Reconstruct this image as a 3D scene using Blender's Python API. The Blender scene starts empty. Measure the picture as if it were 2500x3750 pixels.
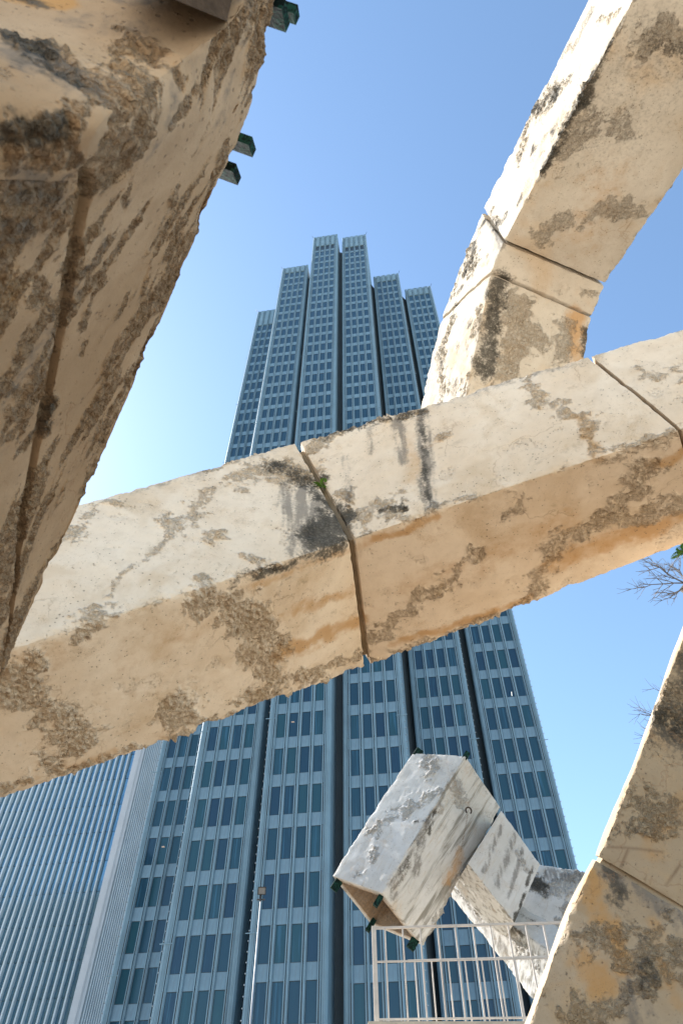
import bpy, bmesh, math, random, json
import numpy as np
from mathutils import Vector, Matrix
random.seed(7)
S=bpy.context.scene
# ---------------------------------------------------------------- camera, sky, sun, exposure
PITCH=math.radians(49.76)
cam=bpy.data.objects.new('camera',bpy.data.cameras.new('camera')); S.collection.objects.link(cam); S.camera=cam
cam.location=(0,0,1.6); cam.rotation_euler=(math.pi/2+PITCH,0,0)
cd=cam.data; cd.sensor_fit='VERTICAL'; cd.sensor_height=36; cd.lens=24.0; cd.clip_start=.05; cd.clip_end=6000
cd.dof.use_dof=True; cd.dof.focus_distance=13.0; cd.dof.aperture_fstop=4.5
SUN_AZ=math.radians(-54); SUN_EL=math.radians(43)
W=bpy.data.worlds.new('World'); S.world=W; W.use_nodes=True
nt=W.node_tree; nt.nodes.clear()
sky=nt.nodes.new('ShaderNodeTexSky'); sky.sky_type='NISHITA'; sky.sun_disc=False
sky.sun_elevation=SUN_EL; sky.sun_rotation=SUN_AZ; sky.air_density=1.0; sky.dust_density=.28; sky.ozone_density=.9; sky.altitude=0
bg=nt.nodes.new('ShaderNodeBackground'); bg.inputs[1].default_value=.122
wo=nt.nodes.new('ShaderNodeOutputWorld'); tint=nt.nodes.new('ShaderNodeMix'); tint.data_type='RGBA'; tint.blend_type='MULTIPLY'; tint.inputs[0].default_value=1; tint.inputs[7].default_value=(.97,1.05,1.03,1); nt.links.new(sky.outputs[0],tint.inputs[6]); nt.links.new(tint.outputs[2],bg.inputs[0]); nt.links.new(bg.outputs[0],wo.inputs[0])
sd=Vector((math.sin(SUN_AZ)*math.cos(SUN_EL),math.cos(SUN_AZ)*math.cos(SUN_EL),math.sin(SUN_EL)))
sl=bpy.data.lights.new('sun','SUN'); sl.energy=4.6; sl.angle=math.radians(.5); sl.color=(1,.965,.92)
so=bpy.data.objects.new('sun',sl); S.collection.objects.link(so); so.rotation_euler=sd.to_track_quat('Z','Y').to_euler(); so.location=(-20,10,40)
S.view_settings.view_transform='Standard'; S.view_settings.look='None'; S.view_settings.gamma=1; S.view_settings.use_curve_mapping=False
S.view_settings.exposure=1.38
S.render.engine='CYCLES'; S.render.resolution_x=682; S.render.resolution_y=1024
S.cycles.max_bounces=8; S.cycles.diffuse_bounces=4

D=json.loads('''{"st":{"M":[[[-3.3562,3.4119,5.0725],[-2.4781,3.3831,4.0727],[-2.744,4.674,3.8115]],[[-0.479,4.1024,7.5883],[0.0842,4.059,6.0233],[0.2557,5.7594,5.9405]],[[2.3851,3.1135,7.6211],[2.727,3.0541,6.2339],[3.3713,4.2571,6.2808]],[[4.3694,2.4046,7.6074],[4.3043,2.4749,6.3807],[5.0748,3.4121,6.457]]],"U":[[[0.9404,6.1505,9.6255],[1.3035,5.5321,8.3613],[2.9803,5.4271,8.8714]],[[1.491,4.4617,11.3761],[1.9743,3.3862,10.5233],[3.4449,3.999,10.5009]],[[2.0836,3.0973,12.1886],[2.1161,3.0736,10.715],[3.5903,3.6569,10.7153]],[[3.0593,-0.1034,11.267],[3.033,-0.0883,9.8508],[4.5417,0.1738,9.8125]]],"T1":[[[-0.1716,12.3088,6.5112],[0.6524,11.7912,6.0313],[1.3578,12.8068,5.5977]],[[1.3527,12.057,8.6549],[2.2683,11.5102,8.2652],[2.9888,12.5445,7.804]]],"T2":[[[2.8567,11.9161,7.4614],[2.1196,11.9581,6.5456],[2.0315,13.1389,6.6553]],[[3.4121,12.2001,6.6457],[2.8003,12.2276,5.7413],[2.7743,13.4007,5.8301]]],"T3":[[[2.1878,13.9338,7.3627],[2.0732,13.7279,6.8819],[2.1054,14.1129,6.8181]],[[3.8286,12.5458,5.6552],[3.5223,12.0939,5.1206],[3.0094,12.7671,4.8129]]],"T4":[[[3.4179,13.668,7.3256],[2.5781,13.5278,6.3962],[2.682,14.3873,6.3239]],[[4.5796,13.422,7.0097],[3.7703,13.3443,5.7655],[3.9054,14.5127,5.8247]],[[5.3518,13.5313,6.6553],[4.4786,13.3803,5.211],[4.7537,14.6762,5.2934]]],"L":[[[-2.4082,4.0036,3.452],[-2.2982,4.1028,3.237],[-2.6204,3.6624,2.6927]],[[-1.875,3.1235,3.8693],[-1.7816,2.9723,3.8008],[-2.0388,2.4329,3.0782]],[[-1.307,2.185,4.2705],[-1.3621,1.8899,3.8652],[-1.492,1.4322,3.139]],[[-0.8976,1.4804,4.4083],[-0.9772,1.0765,3.7676],[-1.1407,0.7639,3.1151]],[[-0.5407,0.8556,4.413],[-0.7055,0.5592,3.5503],[-0.9161,0.4147,3.0176]],[[-0.3603,0.5586,4.4024],[-0.5735,0.3512,3.3988],[-0.8656,0.1905,3.1419]],[[-0.2758,0.3614,4.3727],[-0.4708,0.2845,3.7827],[-0.9958,0.0819,3.9542]],[[-0.2152,0.207,4.3724],[-0.3246,0.1956,4.0807],[-0.7663,-0.1085,4.6394]],[[-0.1628,0.0653,4.4268],[-0.2464,0.093,4.2724],[-0.5305,-0.3078,4.939]]],"R0":[[[1.1618,6.8188,2.7071],[0.9876,5.6562,2.5119],[2.0154,5.0402,1.8542]],[[1.4563,6.6329,3.1265],[1.242,5.5442,2.8688],[2.2999,5.0339,2.1216]],[[1.8067,6.3266,3.7131],[1.549,5.3347,3.3735],[2.6514,4.961,2.5108]],[[2.1561,6.1006,4.1665],[1.8559,5.1773,3.7688],[2.9861,4.904,2.821]]],"R1":[[[2.1898,6.0924,4.1996],[1.8857,5.1735,3.7981],[3.0191,4.9079,2.8439]],[[2.4703,5.8886,4.6078],[2.1357,5.0274,4.1576],[3.3018,4.8481,3.1303]],[[2.851,5.5735,5.202],[2.4782,4.7915,4.6847],[3.694,4.7312,3.5567]],[[3.2621,5.176,5.8659],[2.85,4.4785,5.2771],[4.1143,4.5425,4.0439]],[[3.7002,4.7452,6.558],[3.2482,4.1304,5.8992],[4.5605,4.3169,4.5624]]]},"pat":[["L","groove",1,0.006,[[-0.269,0.188,4.542],[-0.329,0.36,4.335],[-0.371,0.492,4.188]]],["L","groove",1,0.005,[[-0.369,0.496,4.141],[-0.449,0.633,4.256],[-0.548,0.802,4.396]]],["M","rough",1,0.233,[[-0.785,4.027,6.96],[-0.403,4.089,6.936]]],["M","rough",1,0.12,[[-1.028,3.958,6.73],[-0.785,4.027,6.96]]],["M","rough",0.9,0.08,[[-1.147,3.919,6.581],[-1.274,3.875,6.398],[-1.351,3.824,6.096],[-1.433,3.772,5.785]]],["M","rough",0.8,0.115,[[-1.334,3.828,6.1],[-1.378,3.791,5.86]]],["M","rough",0.6,0.03,[[-1.431,3.761,5.693],[-1.536,3.708,5.411],[-1.698,3.623,4.944]]],["M","rough",1,0.081,[[-1.058,3.846,5.867],[-1.103,3.831,5.813]]],["M","rough",0.9,0.083,[[-0.72,3.867,5.574]]],["M","rough",0.9,0.102,[[-1.677,3.611,4.818],[-1.761,3.578,4.662]]],["M","rough",0.8,0.075,[[-1.873,3.733,6.075],[-2.09,3.69,6.023],[-2.123,3.629,5.575]]],["M","rough",0.8,0.04,[[-1.13,3.727,5.006],[-0.639,3.867,5.46],[-0.511,3.904,5.587]]],["M","rough",0.8,0.057,[[-1.337,3.91,6.77],[-0.981,4.023,7.195],[-0.657,4.115,7.494]]],["M","dark",0.9,0.196,[[-0.62,4.061,7.005],[-0.313,4.092,6.835]]],["M","dark",1.2,0.222,[[-0.055,4.064,6.256],[-0.223,4.002,5.983]]],["M","dark",0.9,0.123,[[-0.294,4.101,6.881],[-0.056,4.073,6.326]]],["M","grey",1,0.207,[[-0.346,4.061,6.628],[-0.296,3.984,5.936]]],["M","grey",0.5,0.067,[[-0.485,4.005,6.37],[-0.421,3.936,5.723]]],["M","grey",0.5,0.053,[[-1.864,3.765,6.324],[-0.61,4.119,7.46]]],["M","rough",1,0.218,[[-0.993,3.96,5.187],[-0.796,4.234,5.316],[-0.658,4.706,5.382],[-0.659,5.035,5.352]]],["M","rough",1,0.129,[[-0.866,5.15,5.179],[-0.581,5.314,5.388],[-0.269,5.433,5.622],[0.136,5.527,5.931]]],["M","rough",1,0.165,[[-2.169,3.719,4.285],[-2.059,4.07,4.34],[-1.924,4.553,4.402]]],["M","rough",1,0.126,[[-1.932,4.596,4.392],[-2.097,4.64,4.259]]],["M","rough",0.9,0.14,[[-1.354,4.741,4.833],[-1.259,5.003,4.884]]],["M","rough",1,0.068,[[-1.268,5.079,4.87],[-1.097,5.203,4.993]]],["M","dark",0.75,0.062,[[-0.816,3.871,5.334],[-0.478,3.949,5.592],[0.061,4.087,6.003]]],["M","orange",1,0.13,[[-0.56,4.902,5.441],[-0.179,4.984,5.733],[0.152,5.09,5.984]]],["M","orange",0.7,0.086,[[-0.54,4.493,5.494],[0.105,4.635,5.988]]],["M","orange",0.5,0.129,[[-2.186,3.6,4.282],[-1.873,3.723,4.517]]],["M","rough",1,0.058,[[-2.428,4.688,3.994],[-1.961,4.91,4.341],[-1.02,5.314,5.043],[0.208,5.817,5.962]]],["M","orange",0.6,0.059,[[-2.294,4.743,4.095],[-1.797,4.938,4.467]]],["M","rough",1,0.1,[[-0.283,4.077,7.519],[0.027,3.953,7.619],[0.344,3.833,7.641],[0.737,3.69,7.595]]],["M","rough",0.9,0.129,[[-0.266,4.08,7.404],[-0.063,3.998,7.483]]],["M","rough",1,0.162,[[0.217,3.997,6.179],[0.375,3.927,6.308],[0.508,3.88,6.281]]],["M","dark",1,0.071,[[0.562,3.864,6.231]]],["M","dark",0.7,0.103,[[-0.155,4.028,7.528],[0.297,3.854,7.591],[0.733,3.695,7.545]]],["M","rough",1,0.105,[[1.827,3.287,7.526],[1.791,3.317,7.327],[1.997,3.271,6.937],[2.138,3.232,6.764]]],["M","rough",0.8,0.097,[[2.138,3.232,6.764],[2.14,3.265,6.34]]],["M","grey",1,0.082,[[0.795,3.674,7.513],[0.784,3.73,6.871],[0.773,3.79,6.172]]],["M","grey",0.9,0.069,[[0.565,3.762,7.488],[0.581,3.808,6.84]]],["M","grey",0.6,0.044,[[0.294,3.864,7.484],[0.283,3.898,7.109]]],["M","grey",0.5,0.052,[[0.048,3.982,7.153],[0.073,4.024,6.518]]],["M","dark",0.8,0.056,[[0.789,3.682,7.443],[0.784,3.73,6.871],[0.77,3.786,6.227]]],["M","orange",0.7,0.082,[[2.116,3.242,6.744],[2.131,3.277,6.232]]],["M","crack",1,0.012,[[1.99,3.276,6.908],[2.242,3.182,6.903],[2.488,3.09,6.898],[2.676,3.012,7.005]]],["M","crack",1,0.012,[[2.377,3.099,7.309],[2.285,3.152,7.081],[2.352,3.151,6.777]]],["M","crack",0.8,0.011,[[2.381,3.131,6.891],[2.63,3.046,6.785],[2.649,3.053,6.616]]],["M","rough",0.8,0.039,[[1.102,3.669,6.143],[0.812,3.778,6.129],[0.553,3.878,6.1]]],["M","rough",0.9,0.075,[[0.958,3.652,7.026]]],["M","rough",0.9,0.05,[[1.43,3.52,6.475]]],["M","rough",1,0.11,[[2.721,2.987,7.103],[2.961,2.914,6.891]]],["M","grey",0.5,0.075,[[0.909,3.625,7.598],[1.779,3.3,7.592],[2.47,3.046,7.535]]],["M","rough",0.8,0.037,[[2.187,3.254,6.261],[2.753,3.044,6.235]]],["M","dark",0.8,0.062,[[0.372,3.935,6.226],[0.545,3.867,6.266]]],["M","grey",0.6,0.092,[[-0.207,4.108,6.821],[-0.076,4.069,6.322]]],["M","rough",1,0.094,[[1.207,4.262,6.093],[1.04,4.577,6.072]]],["M","rough",1,0.132,[[0.968,4.686,6.064],[0.574,5.012,6.027],[0.372,5.31,6.004]]],["M","rough",1,0.142,[[2.523,3.351,6.211],[2.484,3.76,6.195],[2.172,4.087,6.164],[1.932,4.281,6.141],[1.827,4.833,6.117]]],["M","rough",0.8,0.117,[[1.493,3.683,6.131],[1.412,3.773,6.122]]],["M","rough",0.9,0.141,[[3.142,3.868,6.236],[2.69,3.941,6.204],[2.389,3.999,6.181]]],["M","rough",1,0.085,[[0.297,5.752,5.985],[0.648,5.562,6.014],[1.199,5.278,6.061],[1.851,4.972,6.114]]],["M","orange",0.9,0.143,[[1.912,4.496,6.133],[2.454,4.26,6.178],[3.062,4.012,6.226]]],["M","orange",0.9,0.061,[[0.158,4.119,6.026],[0.555,3.967,6.058],[0.814,3.86,6.079]]],["M","orange",0.8,0.094,[[2.598,3.355,6.216],[2.934,3.241,6.242]]],["M","orange",0.9,0.069,[[0.466,5.467,6.005],[1.189,5.182,6.063],[1.799,4.92,6.112]]],["M","rough",0.6,0.065,[[2.175,3.291,6.189],[2.766,3.086,6.235]]],["U","rough",1,0.158,[[2.601,1.397,10.978],[2.502,1.736,11.785],[2.409,2.057,11.614]]],["U","rough",1,0.112,[[2.75,0.889,10.017],[2.654,1.22,10.198],[2.562,1.537,10.361],[2.393,2.12,10.353]]],["U","rough",0.9,0.105,[[2.393,2.112,11.63],[2.341,2.293,11.504]]],["U","dark",1,0.111,[[2.737,0.934,10.086],[2.642,1.261,10.205],[2.555,1.561,10.256],[2.402,2.089,10.419]]],["U","dark",0.9,0.101,[[2.584,1.455,11.071],[2.482,1.806,11.899]]],["U","rough",1,0.06,[[2.781,0.777,10.86],[2.838,0.582,10.274]]],["U","rough",0.8,0.079,[[2.132,3.015,11.705],[2.14,2.99,11.244]]],["U","rough",1,0.198,[[1.885,3.565,11.889],[1.843,3.664,11.288]]],["U","rough",0.9,0.153,[[1.709,3.953,11.702],[1.614,4.162,11.555]]],["U","rough",1,0.152,[[1.583,4.29,10.926],[1.457,4.662,10.668],[1.417,4.929,9.871]]],["U","rough",1,0.151,[[1.801,3.893,10.197],[1.723,4.114,10.075]]],["U","rough",1,0.112,[[1.593,4.541,9.61],[1.558,4.657,9.471]]],["U","rough",0.9,0.139,[[3.156,0.839,10.072],[3.279,0.708,10.029],[3.516,0.893,10.055]]],["U","dark",0.5,0.072,[[3.142,0.802,10.063],[3.489,0.913,10.062]]],["U","rough",0.8,0.235,[[2.713,1.657,10.312],[2.585,1.992,10.407]]],["U","rough",0.8,0.115,[[2.901,1.564,10.273],[3.217,1.699,10.281]]],["U","rough",0.8,0.169,[[3.139,2.674,10.53],[3.605,2.595,10.472]]],["U","rough",0.8,0.188,[[2.642,2.937,10.637],[2.795,2.787,10.587]]],["U","crack",1,0.034,[[3.638,2.751,10.508],[3.565,2.999,10.576],[3.303,3.221,10.653],[3.186,3.462,10.723]]],["U","rough",1,0.087,[[3.937,2.743,10.481],[3.785,3.113,10.586]]],["U","dark",0.9,0.043,[[2.777,0.881,10.114],[2.717,1.208,10.2],[2.654,1.37,10.246]]],["U","grey",0.4,0.337,[[3.151,0.709,10.04],[3.011,1.055,10.137]]],["U","dark",0.85,0.164,[[2.094,3.474,10.479],[1.943,4.03,9.926],[1.867,4.366,9.596]]],["U","rough",1,0.262,[[2.317,3.753,10.292],[2.311,4.153,9.925],[2.185,4.491,9.578]]],["U","rough",0.9,0.094,[[2.546,3.688,10.421],[2.506,3.922,10.194]]],["U","orange",1,0.192,[[3.192,3.941,10.385],[3.197,4.333,10.029]]],["U","dark",0.9,0.136,[[3.318,4.09,10.287],[3.346,4.291,10.112]]],["U","rough",0.9,0.151,[[2.559,4.058,10.087],[2.776,4.188,10.033]]],["U","grey",0.5,0.179,[[2.016,3.467,10.462],[1.855,4.39,9.571]]],["U","rough",0.8,0.152,[[3.031,3.996,10.287],[2.963,4.295,9.992]]],["U","rough",0.6,0.077,[[3.551,3.779,10.64],[3.288,3.66,10.648]]],["U","dark",0.9,0.102,[[1.941,3.443,11.719],[1.828,3.696,11.374]]],["U","grey",0.8,0.105,[[2.097,3.101,11.796],[2.099,3.112,10.744]]],["U","dark",0.6,0.072,[[1.577,4.321,10.849],[1.489,4.579,10.682]]],["U","dark",0.5,0.103,[[3.178,0.783,10.056],[3.547,0.97,10.072]]],["U","orange",0.4,0.38,[[3.193,2.18,10.403],[3.093,3.074,10.634]]],["M","orange",0.45,0.239,[[0.68,4.695,6.044],[1.989,3.976,6.155]]],["M","orange",0.4,0.23,[[-1.543,4.019,4.749],[-1.133,4.146,5.06]]],["R1","orange",0.5,0.128,[[2.257,5.08,3.777],[2.529,4.927,4.056]]],["M","orange",0.6,0.051,[[-0.776,3.968,5.356],[-0.309,4.079,5.713],[0.062,4.155,5.997]]],["M","dark",0.7,0.049,[[-0.429,4.15,7.465],[-0.165,4.117,6.832],[0.063,4.075,6.179]]],["M","grey",0.8,0.071,[[-0.558,4.038,6.732],[-0.507,3.992,6.293]]],["M","rough",0.9,0.074,[[0.025,4.031,6.656],[0.064,4.036,6.406]]],["M","orange",0.5,0.124,[[0.698,3.788,6.543],[0.625,3.762,7.212]]],["U","grey",0.35,0.713,[[3.278,1.052,10.114],[3.039,1.698,10.295]]],["T1","rough",1,0.212,[[1.569,11.891,8.414],[1.666,11.8,8.231]]],["T1","rough",1,0.151,[[1.68,11.67,7.698],[1.366,11.793,7.559],[1.088,11.891,7.386]]],["T1","rough",1,0.15,[[0.858,11.99,7.324],[0.601,12.087,7.191]]],["T1","rough",1,0.117,[[0.498,12.065,6.88],[0.547,11.987,6.65]]],["T1","rough",1,0.078,[[1.309,11.723,7.136]]],["T1","rough",0.8,0.076,[[0.227,12.094,6.425],[0.374,12.031,6.47]]],["T1","dark",0.5,0.112,[[1.554,11.865,8.267]]],["T1","dark",0.5,0.07,[[0.735,12.012,7.157],[0.656,12.036,7.092]]],["T1","dark",0.9,0.043,[[1.311,11.726,7.152]]],["T1","dark",0.8,0.069,[[1.641,11.676,7.328],[1.515,11.816,7.006]]],["T1","grey",1,0.11,[[1.366,11.783,6.873],[1.227,11.99,6.453]]],["T1","dark",0.6,0.125,[[1.075,11.756,6.567],[0.978,11.851,6.335]]],["T1","grey",0.9,0.08,[[0.892,11.877,6.203],[0.859,11.976,6.041]]],["T1","crack",1,0.023,[[2.274,12.137,7.49],[2.107,12.414,6.95]]],["T1","rough",0.9,0.204,[[2.067,11.732,7.754],[2.166,11.926,7.627]]],["T1","orange",0.7,0.137,[[2.089,12.42,6.922],[1.857,12.565,6.47]]],["T1","rough",0.9,0.088,[[2.213,12.619,6.819],[1.937,12.709,6.383],[1.59,12.736,5.947]]],["T1","grey",0.8,0.065,[[1.73,11.637,7.48],[0.824,11.829,6.185]]],["T1","rough",0.7,0.098,[[1.728,11.68,7.424],[1.301,11.743,6.848]]],["T1","dark",0.4,0.056,[[2.461,11.791,8.139],[2.809,12.402,7.783]]],["T2","grey",0.7,0.056,[[2.799,11.974,7.177],[2.387,12.022,6.466]]],["T2","grey",0.7,0.074,[[3.015,12.036,7.054],[2.586,12.091,6.286]]],["T2","rough",0.8,0.087,[[3.046,12.09,6.78],[3.154,12.156,6.521]]],["T2","dark",0.9,0.042,[[3.283,12.167,6.596],[2.793,12.226,5.741]]],["T2","grey",0.8,0.046,[[3.137,12.094,6.855],[2.743,12.152,6.107]]],["T3","dark",0.8,0.071,[[2.132,13.659,6.817],[2.642,13.064,6.232],[3.007,12.697,5.704]]],["T3","rough",0.9,0.098,[[2.223,13.592,6.64],[2.741,13.04,5.949],[3.187,12.596,5.297]]],["T3","grey",0.8,0.095,[[2.335,13.556,6.334],[2.828,13.091,5.57]]],["T3","dark",0.6,0.071,[[2.557,13.535,6.77],[3.383,12.641,5.816]]],["T4","dark",1,0.186,[[3.722,13.501,6.757],[3.622,13.521,6.841]]],["T4","rough",1,0.211,[[3.702,13.515,6.838],[4.055,13.463,6.667],[4.383,13.489,6.982]]],["T4","rough",1,0.162,[[4.068,13.426,6.432],[3.851,13.385,6.064]]],["T4","dark",0.8,0.106,[[3.549,13.43,6.219],[3.608,13.37,5.854]]],["T4","grey",0.8,0.143,[[3.903,13.525,6.997],[4.439,13.472,6.898]]],["R1","rough",1,0.143,[[2.213,5.011,4.122],[2.332,4.997,4.025],[2.412,4.995,3.927]]],["R1","rough",1,0.092,[[2.047,5.092,3.955],[2.155,5.053,3.97],[2.349,5.008,3.847]]],["R1","dark",0.5,0.074,[[2.026,5.104,3.929],[2.147,5.06,3.941]]],["R1","dark",0.7,0.355,[[2.605,4.721,4.778],[2.878,4.725,4.508]]],["R1","dark",0.8,0.243,[[2.858,4.577,5.011],[3.058,4.559,4.912]]],["R1","rough",0.9,0.202,[[2.651,4.687,4.837],[2.919,4.662,4.659]]],["R1","dark",0.5,0.07,[[2.42,4.844,4.543],[2.618,4.82,4.38]]],["R1","grey",0.5,0.255,[[2.561,4.756,4.721],[2.842,4.742,4.408]]],["R1","crack",1,0.013,[[2.089,5.102,3.814],[2.017,5.143,3.712]]],["R1","crack",1,0.012,[[2.392,5.023,3.672],[2.267,5.085,3.556]]],["R1","crack",0.8,0.01,[[1.962,5.139,3.849],[2.143,5.084,3.809],[2.304,5.037,3.767]]],["R0","dark",0.7,0.093,[[1.919,5.159,3.718],[1.962,5.165,3.515]]],["R0","dark",0.6,0.075,[[1.978,5.112,3.468],[1.984,5.131,3.277]]],["R0","grey",0.8,0.129,[[1.931,5.153,3.731],[2.172,5.084,3.528],[2.305,5.051,3.364]]],["R0","orange",1,0.093,[[1.79,5.218,3.622],[1.777,5.245,3.412]]],["R0","orange",0.9,0.07,[[1.841,5.193,3.345],[1.844,5.221,3.09]]],["R0","orange",0.8,0.104,[[1.656,5.304,3.175],[1.745,5.282,2.989]]],["R0","orange",0.6,0.08,[[2.092,5.065,3.382],[2.073,5.131,2.891]]],["R0","rough",1,0.101,[[1.639,5.295,3.33],[1.769,5.239,3.262]]],["R0","rough",1,0.157,[[1.898,5.178,3.234],[2.062,5.106,3.161],[2.241,5.02,3.135]]],["R0","rough",1,0.11,[[1.996,5.15,3.05],[1.877,5.225,2.915]]],["R0","dark",0.8,0.092,[[1.94,5.165,3.166],[1.987,5.159,3.016]]],["R0","rough",1,0.067,[[1.47,5.429,2.882]]],["R0","rough",1,0.131,[[1.594,5.364,2.844],[1.71,5.304,2.814]]],["R0","grey",0.8,0.091,[[1.886,5.21,3.006],[1.88,5.237,2.798]]],["R0","crack",1,0.012,[[2.114,5.055,3.379],[2.104,5.067,3.316],[2.065,5.092,3.264]]],["R0","dark",0.5,0.056,[[1.625,5.301,3.341]]],["L","rough",1,0.049,[[-1.62,2.649,3.955],[-1.507,2.46,4.112],[-1.386,2.276,4.31]]],["L","rough",1,0.062,[[-1.293,2.128,4.27],[-1.096,1.787,4.303],[-0.92,1.483,4.332]]],["L","rough",1,0.054,[[-0.979,1.546,4.448],[-0.725,1.125,4.336],[-0.538,0.801,4.233]]],["L","rough",1,0.035,[[-0.593,0.856,4.414],[-0.457,0.676,4.33],[-0.363,0.523,4.211]]],["L","rough",1,0.027,[[-0.363,0.512,4.222],[-0.31,0.372,4.407]]],["L","rough",1,0.026,[[-0.31,0.354,4.272],[-0.246,0.228,4.316]]],["L","dark",0.7,0.074,[[-1.117,1.393,3.826],[-1.176,1.536,3.86]]],["L","rough",1,0.076,[[-1.108,1.369,3.818],[-1.187,1.562,3.868]]],["L","rough",1,0.027,[[-0.749,0.82,3.843],[-0.853,0.983,3.876],[-0.966,1.18,3.941]]],["L","rough",0.9,0.02,[[-0.646,0.846,4.087],[-0.771,1.077,4.176],[-0.869,1.249,4.232]]],["L","rough",0.9,0.021,[[-0.559,0.646,4.046],[-0.661,0.817,4.187]]],["L","rough",0.9,0.025,[[-0.437,0.34,3.92],[-0.474,0.416,3.785]]],["L","rough",1,0.044,[[-0.583,0.393,3.467],[-0.545,0.405,3.572]]],["L","rough",0.9,0.023,[[-0.578,0.495,3.688],[-0.664,0.624,3.776]]],["L","dark",0.4,0.029,[[-1.707,2.819,3.865],[-1.534,2.395,3.925],[-1.381,2.022,3.977]]],["L","rough",1,0.044,[[-0.552,0.339,3.478],[-0.496,0.306,3.689]]],["L","rough",1,0.021,[[-0.35,0.274,4.09],[-0.3,0.215,4.165]]],["L","rough",1.2,0.058,[[-0.688,0.327,3.275],[-0.592,0.336,3.364]]],["L","rough",1.1,0.069,[[-0.597,0.289,3.569],[-0.488,0.25,3.87]]],["L","grey",0.8,0.09,[[-0.758,0.234,3.495],[-0.649,0.287,3.494]]],["L","grey",0.7,0.08,[[-0.737,0.413,3.342],[-0.853,0.555,3.425]]],["L","grey",0.4,0.09,[[-0.69,0.208,3.852],[-0.557,0.197,3.951]]],["L","rough",1.2,0.093,[[-0.806,0.197,3.544],[-0.686,0.269,3.494],[-0.605,0.317,3.461]]],["L","dark",0.8,0.071,[[-0.792,0.199,3.561],[-0.733,0.256,3.463]]],["L","dark",0.8,0.047,[[-0.627,0.302,3.477],[-0.697,0.273,3.463]]],["L","rough",1,0.055,[[-0.585,0.315,3.501],[-0.523,0.274,3.736]]],["L","orange",1.2,0.06,[[-0.902,0.141,3.906],[-0.775,0.153,3.944]]],["L","dark",0.8,0.03,[[-0.858,0.15,3.906],[-0.813,0.16,3.907]]],["L","rough",1,0.089,[[-0.744,0.373,3.286],[-0.643,0.372,3.368]]],["L","dark",0.8,0.055,[[-0.714,0.322,3.248],[-0.628,0.328,3.326]]],["L","rough",0.9,0.076,[[-0.857,0.678,3.457],[-0.912,0.866,3.606]]],["L","orange",0.6,0.06,[[-0.84,0.613,3.401],[-0.945,0.814,3.486]]],["L","rough",0.8,0.061,[[-1.103,1.19,3.639],[-1.193,1.39,3.674]]],["L","grey",0.6,0.069,[[-0.809,0.538,3.44],[-0.721,0.489,3.45]]],["L","rough",0.9,0.05,[[-1.608,2.443,3.772],[-1.45,2.057,3.81]]]]}''')
ST={k:np.array(v) for k,v in D['st'].items()}
C=S.collection
# ---------------------------------------------------------------- helpers
def mark(o,label,cat,group=None):
    o['label']=label; o['category']=cat
    if group: o['group']=group
    return o
def empty(name,loc,label,cat,group=None):
    o=bpy.data.objects.new(name,None); C.objects.link(o); o.location=loc; o.empty_display_size=.2
    bpy.context.view_layer.update(); return mark(o,label,cat,group)
def mesh_obj(name,V,Fc,mat,parent=None,smooth=False,org=(0,0,0)):
    me=bpy.data.meshes.new(name); V=np.asarray(V,float)-np.array(org)
    me.from_pydata(V.tolist(),[],Fc); me.update()
    if mat: me.materials.append(mat)
    if smooth: me.polygons.foreach_set('use_smooth',[True]*len(me.polygons))
    o=bpy.data.objects.new(name,me); C.objects.link(o)
    if parent: o.parent=parent
    return o
class MB:
    def __init__(s): s.V=[];s.F=[]
    def box(s,x0,x1,y0,y1,z0,z1,T=None):
        b=len(s.V)
        for p in ((x0,y0,z0),(x1,y0,z0),(x1,y1,z0),(x0,y1,z0),(x0,y0,z1),(x1,y0,z1),(x1,y1,z1),(x0,y1,z1)):
            s.V.append(T(p) if T else p)
        s.F+=[(b,b+3,b+2,b+1),(b+4,b+5,b+6,b+7),(b,b+1,b+5,b+4),(b+1,b+2,b+6,b+5),(b+2,b+3,b+7,b+6),(b+3,b,b+4,b+7)]
        return s
    def prism(s,pts,z0,z1,T=None):
        b=len(s.V);n=len(pts)
        for z in (z0,z1):
            for x,y in pts: s.V.append(T((x,y,z)) if T else (x,y,z))
        s.F+=[tuple(b+i for i in range(n))[::-1],tuple(b+n+i for i in range(n))]
        s.F+=[(b+i,b+(i+1)%n,b+n+(i+1)%n,b+n+i) for i in range(n)]
        return s
    def tube(s,p,q,r0,r1=None,n=6):
        r1=r0 if r1 is None else r1
        p=Vector(p);q=Vector(q);d=(q-p).normalized();a=d.orthogonal().normalized();c=d.cross(a);b=len(s.V)
        for P,r in ((p,r0),(q,r1)):
            for i in range(n):
                t=2*math.pi*i/n; s.V.append(tuple(P+(a*math.cos(t)+c*math.sin(t))*r))
        s.F+=[(b+i,b+(i+1)%n,b+n+(i+1)%n,b+n+i) for i in range(n)]
        s.F+=[tuple(b+i for i in range(n))[::-1],tuple(b+n+i for i in range(n))]
        return s
    def build(s,name,mat,parent=None,smooth=False,kind=None):
        o=mesh_obj(name,s.V,s.F,mat,parent,smooth)
        if kind: o['kind']=kind
        return o
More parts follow.
